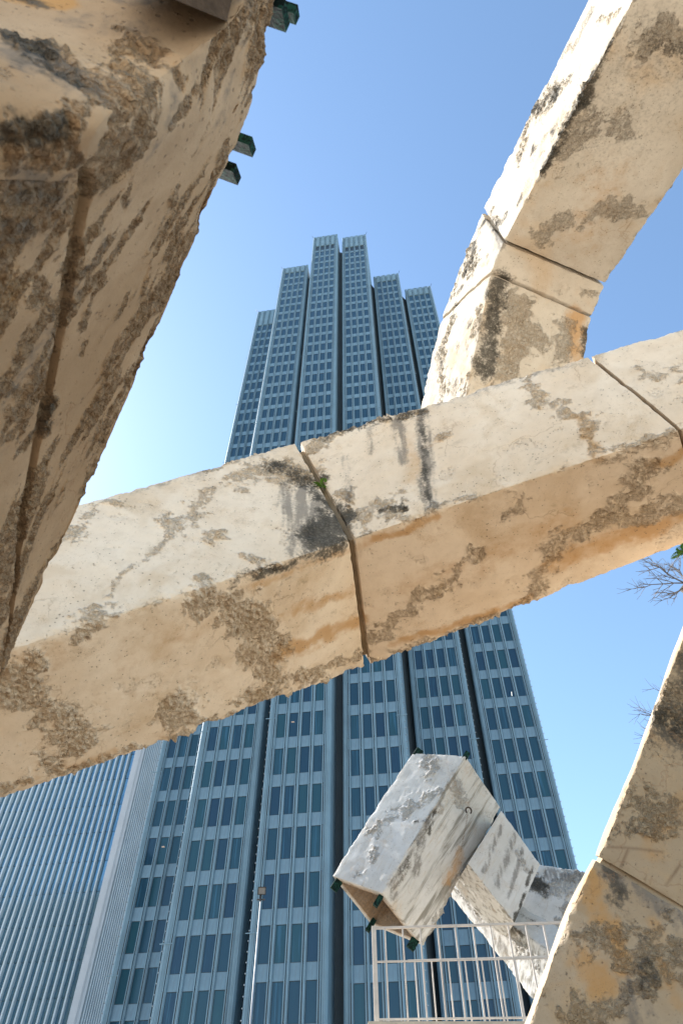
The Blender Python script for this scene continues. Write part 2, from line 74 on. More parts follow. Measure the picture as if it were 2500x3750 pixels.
# numpy perlin noise
_r=np.random.RandomState(3); _perm=_r.permutation(512); _perm=np.concatenate([_perm,_perm,_perm]); _g=_r.normal(size=(512,3)); _g/=np.linalg.norm(_g,axis=1)[:,None]
def perlin(P):
    i=np.floor(P).astype(int); f=P-i; u=f*f*f*(f*(f*6-15)+10); i&=511; o=np.zeros(len(P))
    for dx in (0,1):
        wx=u[:,0] if dx else 1-u[:,0]
        for dy in (0,1):
            wy=u[:,1] if dy else 1-u[:,1]
            for dz in (0,1):
                wz=u[:,2] if dz else 1-u[:,2]
                h=_perm[_perm[_perm[(i[:,0]+dx)&511]+((i[:,1]+dy)&511)]%512+((i[:,2]+dz)&511)]%512
                g=_g[h]; o+=wx*wy*wz*(g[:,0]*(f[:,0]-dx)+g[:,1]*(f[:,1]-dy)+g[:,2]*(f[:,2]-dz))
    return o*1.5
def fbm(P,o=4,l=2.1,g=.5,bill=False):
    r=0;a=1;s=0
    for k in range(o):
        n=perlin(P+k*17.3); r=r+a*(np.abs(n)*2-.5 if bill else n); s+=a; a*=g; P=P*l
    return r/s
def smooth01(x,a,b):
    t=np.clip((x-a)/(b-a),0,1); return t*t*(3-2*t)
# ---------------------------------------------------------------- materials
class NT:
    def __init__(s,name):
        s.m=bpy.data.materials.new(name); s.m.use_nodes=True; s.t=s.m.node_tree; s.t.nodes.clear()
        s.out=s.n('ShaderNodeOutputMaterial'); s.b=s.n('ShaderNodeBsdfPrincipled'); s.l(s.b.outputs[0],s.out.inputs[0])
    def n(s,k,**kw):
        q=s.t.nodes.new(k)
        for a,b in kw.items(): setattr(q,a,b)
        return q
    def l(s,a,b): s.t.links.new(a,b)
    def val(s,i,v):
        if isinstance(v,bpy.types.NodeSocket): s.l(v,i)
        else: i.default_value=v
    def noise(s,co,scale,det=4,rough=.55,dist=0):
        q=s.n('ShaderNodeTexNoise'); s.l(co,q.inputs['Vector']); q.inputs['Scale'].default_value=scale; q.inputs['Detail'].default_value=det; q.inputs['Roughness'].default_value=rough; q.inputs['Distortion'].default_value=dist
        return q.outputs[0]
    def ramp(s,x,a,b,lo=0.,hi=1.):
        q=s.n('ShaderNodeMapRange'); q.interpolation_type='SMOOTHSTEP'; s.val(q.inputs[0],x)
        for i,v in zip((1,2,3,4),(a,b,lo,hi)): q.inputs[i].default_value=v
        return q.outputs[0]
    def math(s,op,a,b=0.,c=None):
        q=s.n('ShaderNodeMath',operation=op); s.val(q.inputs[0],a); s.val(q.inputs[1],b)
        if c is not None: s.val(q.inputs[2],c)
        return q.outputs[0]
    def mix(s,f,a,b):
        q=s.n('ShaderNodeMix',data_type='RGBA'); s.val(q.inputs[0],f); s.val(q.inputs[6],a if isinstance(a,bpy.types.NodeSocket) else (*a,1)); s.val(q.inputs[7],b if isinstance(b,bpy.types.NodeSocket) else (*b,1))
        return q.outputs[2]
    def bump(s,h,st,d,n=None):
        q=s.n('ShaderNodeBump'); q.inputs['Strength'].default_value=st; q.inputs['Distance'].default_value=d; s.l(h,q.inputs['Height'])
        if n: s.l(n,q.inputs['Normal'])
        return q.outputs[0]
def concrete(name,A,Bc,streak=0.0,seed=0.,sdir=None,orange=.35,streakcol=(.16,.145,.115),crev=(.15,.105,.06),rmix=.9):
    m=NT(name); tc=m.n('ShaderNodeTexCoord'); mp=m.n('ShaderNodeMapping'); mp.inputs['Location'].default_value=(seed,seed*.7,seed*1.3); m.l(tc.outputs['Object'],mp.inputs[0]); co=mp.outputs[0]
    ma=m.n('ShaderNodeAttribute',attribute_name='ma'); mb=m.n('ShaderNodeAttribute',attribute_name='mb')
    sa=m.n('ShaderNodeSeparateColor'); m.l(ma.outputs['Color'],sa.inputs[0]); sb=m.n('ShaderNodeSeparateColor'); m.l(mb.outputs['Color'],sb.inputs[0])
    n1=m.noise(co,.9,5,.6,.4); n2=m.noise(co,7,5,.65); n3=m.noise(co,38,4,.6); n4=m.noise(co,2.6,6,.7,.8); n5=m.noise(co,120,2,.5)
    c=m.mix(m.ramp(n1,.36,.66),A,Bc)
    c=m.mix(m.ramp(n2,.4,.75,0,.35),c,tuple(v*.78 for v in Bc))
    # faint ochre mottling
    c=m.mix(m.math('MULTIPLY',m.ramp(n4,.55,.72),orange),c,(.50,.33,.17))
    rough=m.ramp(m.math('ADD',sa.outputs[0],m.math('ADD',m.math('MULTIPLY',m.math('SUBTRACT',n3,.5),1.5),m.math('MULTIPLY',m.math('SUBTRACT',n5,.5),.9))),.2,1.05)
    dark=m.ramp(m.math('ADD',sa.outputs[1],m.math('ADD',m.math('MULTIPLY',m.math('SUBTRACT',n3,.5),1.3),m.math('MULTIPLY',m.math('SUBTRACT',n2,.5),1.1))),.3,.95)
    org=m.ramp(m.math('ADD',sa.outputs[2],m.math('MULTIPLY',m.math('SUBTRACT',n2,.5),.9)),.15,1.)
    grey=m.ramp(m.math('ADD',sb.outputs[2],m.math('MULTIPLY',m.math('SUBTRACT',n3,.5),1.1)),.12,1.05)
    if streak>0:
        mp1=m.n('ShaderNodeMapping'); mp1.inputs['Rotation'].default_value=sdir or (0,0,0); m.l(tc.outputs['Object'],mp1.inputs[0]); mp2=m.n('ShaderNodeMapping'); mp2.inputs['Scale'].default_value=(5,5,.45); m.l(mp1.outputs[0],mp2.inputs[0])
        s1=m.noise(mp2.outputs[0],1.6,5,.62,.3); s2=m.noise(mp2.outputs[0],4.5,3,.6)
        c=m.mix(m.math('MULTIPLY',m.math('MULTIPLY',m.ramp(s1,.47,.66),streak),mb.outputs['Alpha']),c,streakcol)
        c=m.mix(m.math('MULTIPLY',m.ramp(s2,.55,.75),streak*.45),c,(.42,.3,.17))
    if streak<=0:
        # large soft ochre wash and fine grime
        c=m.mix(m.math('MULTIPLY',m.ramp(m.noise(co,1.4,4,.6,.6),.5,.72),.42),c,(.50,.34,.18))
        c=m.mix(m.math('MULTIPLY',m.ramp(m.noise(co,5,6,.75,.3),.56,.74),.4),c,(.30,.22,.14))
    c=m.mix(m.math('MULTIPLY',org,.75),c,(.50,.27,.09))
    n6=m.noise(co,17,5,.7)
    ve=m.n('ShaderNodeTexVoronoi',feature='DISTANCE_TO_EDGE'); ve.inputs['Scale'].default_value=19
    wn=m.n('ShaderNodeTexNoise'); wn.inputs['Scale'].default_value=30; wn.inputs['Detail'].default_value=3; m.l(co,wn.inputs['Vector']); wsc=m.n('ShaderNodeVectorMath',operation='SCALE'); wsc.inputs['Scale'].default_value=.07; m.l(wn.outputs['Color'],wsc.inputs[0]); wad=m.n('ShaderNodeVectorMath',operation='ADD'); m.l(co,wad.inputs[0]); m.l(wsc.outputs[0],wad.inputs[1]); m.l(wad.outputs[0],ve.inputs['Vector'])
    lump=m.ramp(m.math('ADD',ve.outputs['Distance'],m.math('MULTIPLY',m.math('SUBTRACT',n3,.5),.5)),.0,.22)
    rc=m.mix(m.math('MULTIPLY',m.ramp(n6,.30,.52),m.math('MULTIPLY_ADD',lump,.75,.25)),crev,tuple(v*.98 for v in Bc))
    rc=m.mix(m.ramp(n4,.45,.7,0,.4),rc,(.34,.26,.165))
    c=m.mix(m.math('MULTIPLY',rough,rmix),c,rc)
    c=m.mix(m.math('MULTIPLY',grey,.72),c,(.15,.135,.12))
    c=m.mix(m.math('MULTIPLY',dark,.93),c,m.mix(m.ramp(n3,.4,.7),(.022,.022,.018),(.12,.105,.085)))
    c=m.mix(m.math('MULTIPLY',sb.outputs[0],.7),c,(.2,.13,.08))
    c=m.mix(m.ramp(m.math('ADD',sb.outputs[1],m.math('MULTIPLY',m.math('SUBTRACT',n3,.5),.9)),.4,.7),c,(.05,.13,.015))
    # pores
    vo=m.n('ShaderNodeTexVoronoi'); vo.inputs['Scale'].default_value=26; m.l(co,vo.inputs['Vector'])
    sz=m.math('MULTIPLY',m.ramp(n2,.35,.7),.17)
    pore=m.ramp(m.math('SUBTRACT',vo.outputs['Distance'],sz),-.01,.08,1,0)
    c=m.mix(m.math('MULTIPLY',pore,.6),c,(.15,.11,.075))
    vo2=m.n('ShaderNodeTexVoronoi'); vo2.inputs['Scale'].default_value=70; m.l(co,vo2.inputs['Vector'])
    p2=m.ramp(m.math('SUBTRACT',vo2.outputs['Distance'],m.math('MULTIPLY',m.ramp(n4,.4,.65),.2)),-.01,.08,1,0)
    c=m.mix(m.math('MULTIPLY',p2,.35),c,(.17,.13,.09))
    # hairline cracks
    v3=m.n('ShaderNodeTexVoronoi',feature='DISTANCE_TO_EDGE'); v3.inputs['Scale'].default_value=1.1
    wv=m.n('ShaderNodeVectorMath',operation='ADD'); nn=m.n('ShaderNodeTexNoise'); nn.inputs['Scale'].default_value=5; nn.inputs['Detail'].default_value=5; m.l(co,nn.inputs['Vector'])
    sc=m.n('ShaderNodeVectorMath',operation='SCALE'); sc.inputs['Scale'].default_value=.45; m.l(nn.outputs['Color'],sc.inputs[0]); m.l(co,wv.inputs[0]); m.l(sc.outputs[0],wv.inputs[1]); m.l(wv.outputs[0],v3.inputs['Vector'])
    cr=m.math('MULTIPLY',m.ramp(v3.outputs['Distance'],.0,.012,1,0),m.ramp(n1,.5,.62))
    c=m.mix(m.math('MULTIPLY',cr,.35),c,(.3,.18,.1))
    c=m.mix(m.math('MULTIPLY',m.math('SUBTRACT',1.,ma.outputs['Alpha']),.6),c,(.25,.19,.125))
    m.l(c,m.b.inputs['Base Color']); m.b.inputs['Roughness'].default_value=.9; m.b.inputs['Specular IOR Level'].default_value=.25
    h=m.math('ADD',m.math('MULTIPLY',n3,.6),m.math('MULTIPLY',n5,.3)); h=m.math('SUBTRACT',h,m.math('MULTIPLY',pore,.9))
    h=m.math('SUBTRACT',h,m.math('MULTIPLY',cr,.6))
    b1=m.bump(h,.55,.006)
    vr=m.n('ShaderNodeTexVoronoi'); vr.inputs['Scale'].default_value=34; m.l(co,vr.inputs['Vector'])
    hr=m.math('MULTIPLY',m.math('ADD',m.math('MULTIPLY',lump,.9),n3),rough)
    m.l(m.bump(hr,.8,.014,b1),m.b.inputs['Normal'])
    return m.m
def simple(name,col,rough=.6,metal=0.,var=.12,scale=3.,bump=0.,spec=.5,perobj=0.):
    m=NT(name); tc=m.n('ShaderNodeTexCoord'); n=m.noise(tc.outputs['Object'],scale,5,.6)
    c=m.mix(m.ramp(n,.3,.7),tuple(v*(1-var) for v in col),tuple(min(1,v*(1+var)) for v in col))
    if perobj:
        oi=m.n('ShaderNodeObjectInfo'); c=m.mix(m.math('MULTIPLY',oi.outputs['Random'],perobj),c,tuple(v*.6 for v in col))
    m.l(c,m.b.inputs['Base Color']); m.b.inputs['Roughness'].default_value=rough; m.b.inputs['Metallic'].default_value=metal; m.b.inputs['Specular IOR Level'].default_value=spec
    if bump: m.l(m.bump(m.noise(tc.outputs['Object'],scale*8,4,.6),.5,bump),m.b.inputs['Normal'])
    return m.m
CRE=(.81,.69,.55); CRB=(.73,.59,.44)
MC={'J':concrete('joint_mortar',(.33,.26,.18),(.22,.17,.11),seed=3.),'M':concrete('cream_concrete',CRE,CRB,seed=0.,crev=(.34,.235,.13),rmix=.5),'U':concrete('arch_concrete',(.60,.545,.46),(.51,.45,.365),seed=5.,orange=.15,crev=(.27,.195,.12),rmix=.55),
    'R':concrete('ochre_concrete',(.49,.395,.285),(.40,.305,.20),seed=11.,orange=.5,crev=(.19,.14,.085),rmix=.66),'L':concrete('near_concrete',(.51,.375,.25),(.37,.255,.155),seed=17.,orange=.3,crev=(.13,.082,.045),rmix=.72),
    'T':concrete('streaked_concrete',(.60,.585,.56),(.52,.50,.465),streak=.8,seed=23.,sdir=(0,math.radians(-35),0),orange=.25,crev=(.2,.17,.14),rmix=.5)}
M_PATINA=None
def patina():
    m=NT('patina_copper'); tc=m.n('ShaderNodeTexCoord'); n=m.noise(tc.outputs['Object'],30,5,.6,1.5)
    c=m.mix(m.ramp(n,.48,.6),(.003,.010,.009),(.012,.060,.046)); m.l(c,m.b.inputs['Base Color']); m.b.inputs['Roughness'].default_value=.85; m.b.inputs['Specular IOR Level'].default_value=.15
    m.l(m.bump(n,.6,.004),m.b.inputs['Normal']); return m.m
M_PATINA=patina()
# ---------------------------------------------------------------- rough cast concrete members
def masks(P,key):
    ma=np.zeros((len(P),4)); ma[:,3]=1; mb=ma.copy()
    w=np.stack([fbm(P*3.3+9,4,2.2,.6),fbm(P*3.3+31,4,2.2,.6),fbm(P*3.3+57,4,2.2,.6)],1)*.30
    rag=fbm(P*9+13,4,2.1,.6); rag2=fbm(P*3+83,3)
    for b,ty,s,r,pts in D['pat']:
        if b!=key: continue
        pts=np.array(pts); soft=ty in('grey','dark','orange')
        k=min(1.,r/.10)*(.03 if ty=='groove' else .15 if ty=='crack' else .35 if ty=='grey' else .6 if soft else 1.)
        Q=P+w*k
        lo=pts.min(0)-r*3-.25; hi=pts.max(0)+r*3+.25
        sel=np.where(((P>lo)&(P<hi)).all(1))[0]
        if not len(sel): continue
        q=Q[sel]; d=np.full(len(sel),1e9)
        if len(pts)==1: d=np.linalg.norm(q-pts[0],axis=1)
        for a,c in zip(pts[:-1],pts[1:]):
            v=c-a; t=np.clip(((q-a)@v)/(v@v),0,1); d=np.minimum(d,np.linalg.norm(q-a-t[:,None]*v,axis=1))
        if ty=='crack': val=s*(1-smooth01(d,.003,.016))
        elif ty=='groove': val=s*(1-smooth01(d,r*.8,r*.95))
        elif soft: val=s*(1-smooth01(d,r*.15,r*1.6))*(1+.5*rag2[sel])
        else:
            val=(1-smooth01(d,r*.1,r*1.7)); val=s*smooth01(val+1.1*rag[sel],.22,.98)*smooth01(d,r*2.4,r*1.4)
        if ty in('rough','dark','orange'):
            ch={'rough':0,'dark':1,'orange':2}[ty]; ma[sel,ch]=np.maximum(ma[sel,ch],val)
        elif ty=='groove': ma[sel,3]=np.minimum(ma[sel,3],1-val)
        else:
            ch={'crack':0,'moss':1,'grey':2}[ty]; mb[sel,ch]=np.maximum(mb[sel,ch],val)
    return ma,mb
def member(name,parent,mat,key,A,Bq=None,res=.012,t0=0.,t1=1.,vis=(1,1,0,0),amp=1.,label=None,hollow=0.,edge=1.,rampamp=1.):
    """one cast segment: closed square tube through corner sets (order: outer, near, lower, hidden)"""
    if Bq is not None:
        A=np.array(A);Bq=np.array(Bq); Qs=np.array([A+(Bq-A)*t0,A+(Bq-A)*t1])
    else: Qs=np.array(A)
    a=Qs[0]; b=Qs[-1]; ns_=len(Qs)-1
    seg=[np.linalg.norm(Qs[i+1].mean(0)-Qs[i].mean(0)) for i in range(ns_)]; L=sum(seg); cum=np.concatenate([[0],np.cumsum(seg)])/L
    nu=max(6,int(L/res)); nv=[]
    for k in range(4):
        w=max(np.linalg.norm(q_[k]-q_[(k+1)%4]) for q_ in Qs); nv.append(int(w/res) if vis[k] else max(6,int(w/.12)))
    par=[]
    for k in range(4):
        for j in range(nv[k]): par.append((k,j/nv[k]))
    per=len(par); kk=np.array([q[0] for q in par]); tt=np.array([q[1] for q in par]); k2=(kk+1)%4
    us=np.linspace(0,1,nu+1)
    # smooth (Catmull-Rom like) interpolation of corner tracks when there are several stations
    def track(u):
        i=np.clip(np.searchsorted(cum,u,side='right')-1,0,ns_-1); h=((u-cum[i])/(cum[i+1]-cum[i]))
        if ns_==1: return Qs[i]*(1-h)[:,None,None]+Qs[i+1]*h[:,None,None]
        T=np.zeros_like(Qs)
        T[1:-1]=(Qs[2:]-Qs[:-2])/(cum[2:]-cum[:-2])[:,None,None]; T[0]=(Qs[1]-Qs[0])/(cum[1]-cum[0]); T[-1]=(Qs[-1]-Qs[-2])/(cum[-1]-cum[-2])
        dl=(cum[i+1]-cum[i])[:,None,None]; h=h[:,None,None]
        return Qs[i]*(2*h**3-3*h**2+1)+T[i]*dl*(h**3-2*h**2+h)+Qs[i+1]*(-2*h**3+3*h**2)+T[i+1]*dl*(h**3-h**2)
    G=track(us)                       # nu+1,4,3
    P=G[:,kk]*(1-tt)[None,:,None]+G[:,k2]*tt[None,:,None]
    cen=G.mean(1)
    axv=np.gradient(cen,axis=0); axv/=np.linalg.norm(axv,axis=1)[:,None]
    nsd=[]
    for k in range(4):
        e=G[:,(k+1)%4]-G[:,k]; n=np.cross(e,axv); n/=np.linalg.norm(n,axis=1)[:,None]
        sg=np.sign(((G[:,k]+G[:,(k+1)%4])/2-cen)[len(cen)//2]@n[len(cen)//2]); nsd.append(n*sg)
    nsd=np.array(nsd); wid=np.array([np.linalg.norm(G[:,k]-G[:,(k+1)%4],axis=1).mean() for k in range(4)])
    N3=nsd[kk].transpose(1,0,2).copy(); first=tt==0; nn1=nsd[kk[first]]; nn2=nsd[(kk[first]-1)%4]; dt=(nn1*nn2).sum(-1,keepdims=True); N3[:,first]=((nn1+nn2)/(1+np.clip(dt,-.3,1))).transpose(1,0,2)
    shp=np.array([1-np.clip((nsd[k]*nsd[(k-1)%4]).sum(-1).mean(),-1,1) for k in range(4)]); shp=np.clip(shp,0,1); esh=np.where(tt<.5,shp[kk],shp[k2])
    de=np.minimum(tt,1-tt)*wid[kk]
    P=P.reshape(-1,3); Nn=N3.reshape(-1,3); De=np.tile(de,nu+1)
    du=np.repeat(np.minimum(us,1-us)*L,per)
    ma,mb=masks(P,key)
    rgh=np.clip(ma[:,0],0,1)
    if key=='L':
        axm=(b.mean(0)-a.mean(0)); axm/=np.linalg.norm(axm); Pa=P-.72*(P@axm)[:,None]*axm; Pa=P-.85*(P@axm)[:,None]*axm
        uu=np.repeat(us,per); skl=np.tile(kk,nu+1); ttl=np.tile(tt,nu+1); ge=np.where(skl==1,ttl*wid[1],np.where(skl==0,(1-ttl)*wid[0],9.)); gw_=.016+.012*smooth01(uu,.2,.6)
        ma[:,3]=np.minimum(ma[:,3],1-(1-smooth01(ge+.006*perlin(P*9),gw_*.8,gw_*1.05))*(uu<cum[5]-.03)*(1-smooth01(fbm(P*2.2+5,2),.25,.4)))
        tf=(np.tile(kk,nu+1)==1)&(uu>cum[5]-.04)
        au=np.where(tf,0.,1.)*smooth01(fbm(Pa*6,4,2.1,.6)+.35*fbm(P*1.6+9,2),.02,.2)*.95; ma[:,0]=np.maximum(ma[:,0],au); mb[:,2]=np.maximum(mb[:,2],smooth01(fbm(Pa*4+50,3),.15,.4)*.5); rgh=np.clip(ma[:,0],0,1)
    disp=amp*(fbm(P*.9,3)*.03+fbm(P*5,3)*.007)
    bil=fbm(P*13,4,2.2,.6,True); cl=perlin(P*4.3+40)
    disp+=(rgh if key!='L' else np.clip(ma[:,0],0,1))*amp*(.006+.040*bil+.026*cl+.018*perlin(P*30))*rampamp
    disp-=(1-ma[:,3])*.03
    if key=='L': disp+=rgh*(perlin(P*48)*.005+perlin(P*26)*.004)
    # scattered shallow pock areas
    gr=np.exp(-De/.022)*np.tile(esh,nu+1)*smooth01(fbm(P*3.7+90,4),-.1,.4); ma[:,1]=np.maximum(ma[:,1],gr*.8*(.4 if key=='L' else 1))
    sf=fbm(P*np.array([22,22,1.6])+7,3); mb[:,2]=np.clip(mb[:,2]*(1+1.5*sf),0,1.2)
    sk=np.tile(kk,nu+1); mb[:,3]=np.where(sk==0,.12,1.)
    if key in('M','U','R0','R1'):
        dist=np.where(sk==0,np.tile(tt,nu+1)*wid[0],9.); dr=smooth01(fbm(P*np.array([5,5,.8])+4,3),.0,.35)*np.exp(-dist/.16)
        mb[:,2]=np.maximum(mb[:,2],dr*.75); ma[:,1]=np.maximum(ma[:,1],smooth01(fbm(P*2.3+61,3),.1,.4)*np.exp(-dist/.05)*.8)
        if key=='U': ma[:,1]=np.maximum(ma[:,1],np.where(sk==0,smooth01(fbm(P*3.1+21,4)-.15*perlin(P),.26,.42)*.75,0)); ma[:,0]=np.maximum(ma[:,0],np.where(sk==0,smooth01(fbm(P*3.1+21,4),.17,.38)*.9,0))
    pk=smooth01(fbm(P*3.1+70,3),.22,.4); disp-=pk*.006*amp; ma[:,0]=np.maximum(ma[:,0],pk*.28)
    # chipped arrises
    ch=smooth01(fbm(P*4.7+20,4),-.05,.5)*.055*edge+.006+.012*np.abs(perlin(P*22))*edge
    edge_f=np.exp(-De/.035)*np.tile(esh,nu+1); 
    disp-=ch*edge_f
    ma[:,0]=np.maximum(ma[:,0],smooth01(ch,.02,.05)*np.exp(-De/.045)*.9*np.tile(esh,nu+1))
    eu=np.exp(-du/.03); disp-=(.004+.02*np.maximum(0,perlin(P*9+5)))*eu
    V=P+Nn*disp[:,None]
    # wobble the axial direction a little at chipped ends
    F=[]
    i=np.arange(nu)[:,None]*per; j=np.arange(per)[None]; j2=(j+1)%per
    Fq=np.stack([(i+j),(i+j2),(i+per+j2),(i+per+j)],-1).reshape(-1,4)
    VV=[V]; nV=len(V); extraF=[]
    def ring_pts(q,inset,t):  # ring at axial t(0..1) of the section, moved inwards
        cc=[a[k]*(1-t)+b[k]*t for k in range(4)]; ic=[]
        for k in range(4):
            pv=cc[(k-1)%4]-cc[k]; nx=cc[(k+1)%4]-cc[k]; ic.append(cc[k]+pv/np.linalg.norm(pv)*inset+nx/np.linalg.norm(nx)*inset)
        ic=np.array(ic); return ic[kk]*(1-tt)[:,None]+ic[k2]*tt[:,None]
    if hollow:
        r1=ring_pts(0,.13,0.); r2=ring_pts(0,.17,hollow/L); r2b=r2.mean(0)[None]
        VV+= [r1,r2,r2b]; o1=nV; o2=nV+per; o3=nV+2*per
        for j_ in range(per):
            k_=(j_+1)%per
            extraF+=[(j_,o1+j_,o1+k_,k_),(o1+j_,o2+j_,o2+k_,o1+k_),(o2+j_,o3,o2+k_)]
        nV=o3+1
    else:
        VV.append(cen[:1]); o=nV; nV+=1
        extraF+=[(j_,o,(j_+1)%per) for j_ in range(per)]
    VV.append(cen[-1:]); o=nV; base=nu*per
    extraF+=[(base+(j_+1)%per,o,base+j_) for j_ in range(per)]
    V=np.concatenate(VV); org=np.array(parent.location)
    me=bpy.data.meshes.new(name); allF=Fq.tolist()+extraF
    me.from_pydata((V-org).tolist(),[],allF); me.update()
    me.polygons.foreach_set('use_smooth',[True]*len(me.polygons))
    for nm,arr in (('ma',ma),('mb',mb)):
        full=np.zeros((len(V),4)); full[:,3]=1; full[:len(arr)]=arr
        if hollow: full[len(arr):,2]=.75; full[len(arr):,0]=.2
        at=me.color_attributes.new(nm,'FLOAT_COLOR','POINT'); at.data.foreach_set('color',full.ravel())
    try: me.set_sharp_from_angle(angle=math.radians(50))
    except Exception: pass
    me.materials.append(mat)
    o=bpy.data.objects.new(name,me); C.objects.link(o); o.parent=parent
    if label: o['label']=label
    return o
def quad4(st,i):
    e=ST[st][i]; return [e[0],e[1],e[2],e[0]+e[2]-e[1]]
def inset4(q,d):
    q=[np.array(v) for v in q]; o=[]
    for k in range(4):
        pv=q[(k-1)%4]-q[k]; nx=q[(k+1)%4]-q[k]; o.append(q[k]+pv/np.linalg.norm(pv)*d+nx/np.linalg.norm(nx)*d)
    return o
def band(name,parent,mat,key,st,i,ta,tb,ins,si=None):
    q0=np.array(inset4(quad4(st,i),ins)); q1=np.array(inset4(quad4(st,i+1),ins))
    return member(name,parent,mat,key,q0,q1,.02,ta,tb,amp=.4,edge=.3)

# ---------------------------------------------------------------- ground
M_GROUND=simple('plaza_paving',(.58,.475,.35),.9,var=.1,scale=.6,spec=.2)
M_BASIN=simple('bounce_cut_basin',(.12,.09,.06),.7,var=.25,scale=1.2,spec=.3)  # unseen pool floor, darkened to cut light bounced onto the beam undersides
g=MB(); g.V=[(-2500,-2500,0),(2500,-2500,0),(2500,2500,0),(-2500,2500,0)]; g.F=[(0,1,2,3)]
go=g.build('ground',M_GROUND); go['kind']='structure'
bs=MB(); n=48; bs.V=[(1+18*math.cos(2*math.pi*i/n),11+14*math.sin(2*math.pi*i/n),.004) for i in range(n)]; bs.F=[tuple(range(n))]
bo=bs.build('bounce_cut_pool_floor',M_BASIN); bo['kind']='structure'  # out of view, spread wide under the arms to weaken the plaza bounce
# ---------------------------------------------------------------- tower
ANG=math.atan(.152)
UX,UY=math.cos(ANG),-math.sin(ANG); NX,NY=-math.sin(ANG),-math.cos(ANG)
def panel_mat():
    m=NT('precast_panel'); tc=m.n('ShaderNodeTexCoord'); co=tc.outputs['Object']
    n=m.noise(co,.35,5,.6); mp=m.n('ShaderNodeMapping'); mp.inputs['Scale'].default_value=(2.2,2.2,.35); m.l(co,mp.inputs[0]); n2=m.noise(mp.outputs[0],1.3,5,.65)
    c=m.mix(m.ramp(n,.3,.7),(.125,.22,.305),(.16,.27,.36)); c=m.mix(m.ramp(n2,.5,.72,0,.4),c,(.10,.155,.20))
    m.l(c,m.b.inputs['Base Color']); m.b.inputs['Roughness'].default_value=.6; return m.m
M_PANEL=panel_mat(); M_RIB=simple('precast_rib',(.16,.26,.335),.55,var=.1,scale=.4); M_REC=simple('recess_dark',(.05,.07,.085),.6,var=.12,scale=.3)  # recess walls and rear block take a darker tone than the shafts
M_SLOT=simple('slot_dark',(.012,.016,.02),.4)
M_FRAME=simple('window_frame',(.03,.045,.055),.4,metal=.3)
def glass_mat(name,a,b,c3,rough=.04,spec=.5,ior=1.55,metal=0.):
    m=NT(name); oi=m.n('ShaderNodeObjectInfo'); tc=m.n('ShaderNodeTexCoord')
    cell=m.n('ShaderNodeTexWhiteNoise',noise_dimensions='1D'); m.l(oi.outputs['Random'],cell.inputs['W'])
    r=oi.outputs['Random']; c=m.mix(m.ramp(r,0,1),a,b)
    # soft vertical curtain folds seen through some panes
    mp=m.n('ShaderNodeMapping'); mp.inputs['Scale'].default_value=(9,9,.35); m.l(tc.outputs['Object'],mp.inputs[0])
    sh=m.n('ShaderNodeVectorMath',operation='ADD'); cb=m.n('ShaderNodeCombineXYZ'); m.l(m.math('MULTIPLY',r,91.),cb.inputs[0]); m.l(mp.outputs[0],sh.inputs[0]); m.l(cb.outputs[0],sh.inputs[1])
    nz=m.noise(sh.outputs[0],.6,3,.5)
    c=m.mix(m.math('MULTIPLY',m.ramp(nz,.5,.72),m.ramp(cell.outputs['Value'],.45,.8)),c,c3)
    m.l(c,m.b.inputs['Base Color']); m.b.inputs['Roughness'].default_value=rough; m.b.inputs['IOR'].default_value=ior; m.b.inputs['Specular IOR Level'].default_value=spec; m.b.inputs['Metallic'].default_value=metal
    return m.m
M_GLASS=glass_mat('tinted_glass',(.014,.046,.088),(.018,.070,.10),(.035,.115,.19),ior=1.5)
M_BULB=simple('lamp_bead',(.35,.38,.4),.25,metal=.2,spec=.8)
tower=empty('office_tower',(0,66,0),'tall blue-grey office tower of stepped window shafts rising behind the concrete beams','tower')
T0=Vector(tower.location)
HF=3.885; ZREF=39.75+1.6
cols=[(-.291,71.0,6.45,162.1,29,30),(-.2312,62.9,6.5,169.1,32,32),(-.1212,60.5,6.36,184.3,35,35),(.002,60.7,6.24,184.8,35,35),(.1208,65.1,6.28,169.4,32,32),(.2321,65.3,6.22,161.9,30,30)]
def frame_T(x,y):
    def T(p): return (x+p[0]*UX+p[1]*NX-T0.x, y+p[0]*UY+p[1]*NY-T0.y, p[2]-T0.z)
    return T
WW=.87; RM=Matrix(((UX,NX,0),(UY,NY,0),(0,0,1))).to_4x4()
# shared meshes in local (s,q,z) frame, origin at window lower-left corner
def shared(name,mb,mat):
    me=bpy.data.meshes.new(name); me.from_pydata([tuple(v) for v in mb.V],[],[tuple(reversed(f)) for f in mb.F]); me.materials.append(mat); me.update(); return me
WH=2.68
fr=MB(); t=.035
fr.box(-.01,t,-.33,-.27,-.01,WH+.01).box(WW-t,WW+.01,-.33,-.27,-.01,WH+.01).box(t,WW-t,-.33,-.27,-.01,t).box(t,WW-t,-.33,-.27,WH-t,WH+.01)
me_fr=shared('window',fr,M_FRAME)
gl=MB().box(t,WW-t,-.33,-.295,t,WH-t); me_gl=shared('pane',gl,M_GLASS)
SPH=HF-WH
sp=MB().prism([(0,-.33),(0,-.27),(.03,-.25),(WW-.03,-.25),(WW,-.27),(WW,-.33)],.012,SPH-.012); me_sp=shared('spandrel',sp,M_PANEL)
wins=[]; 
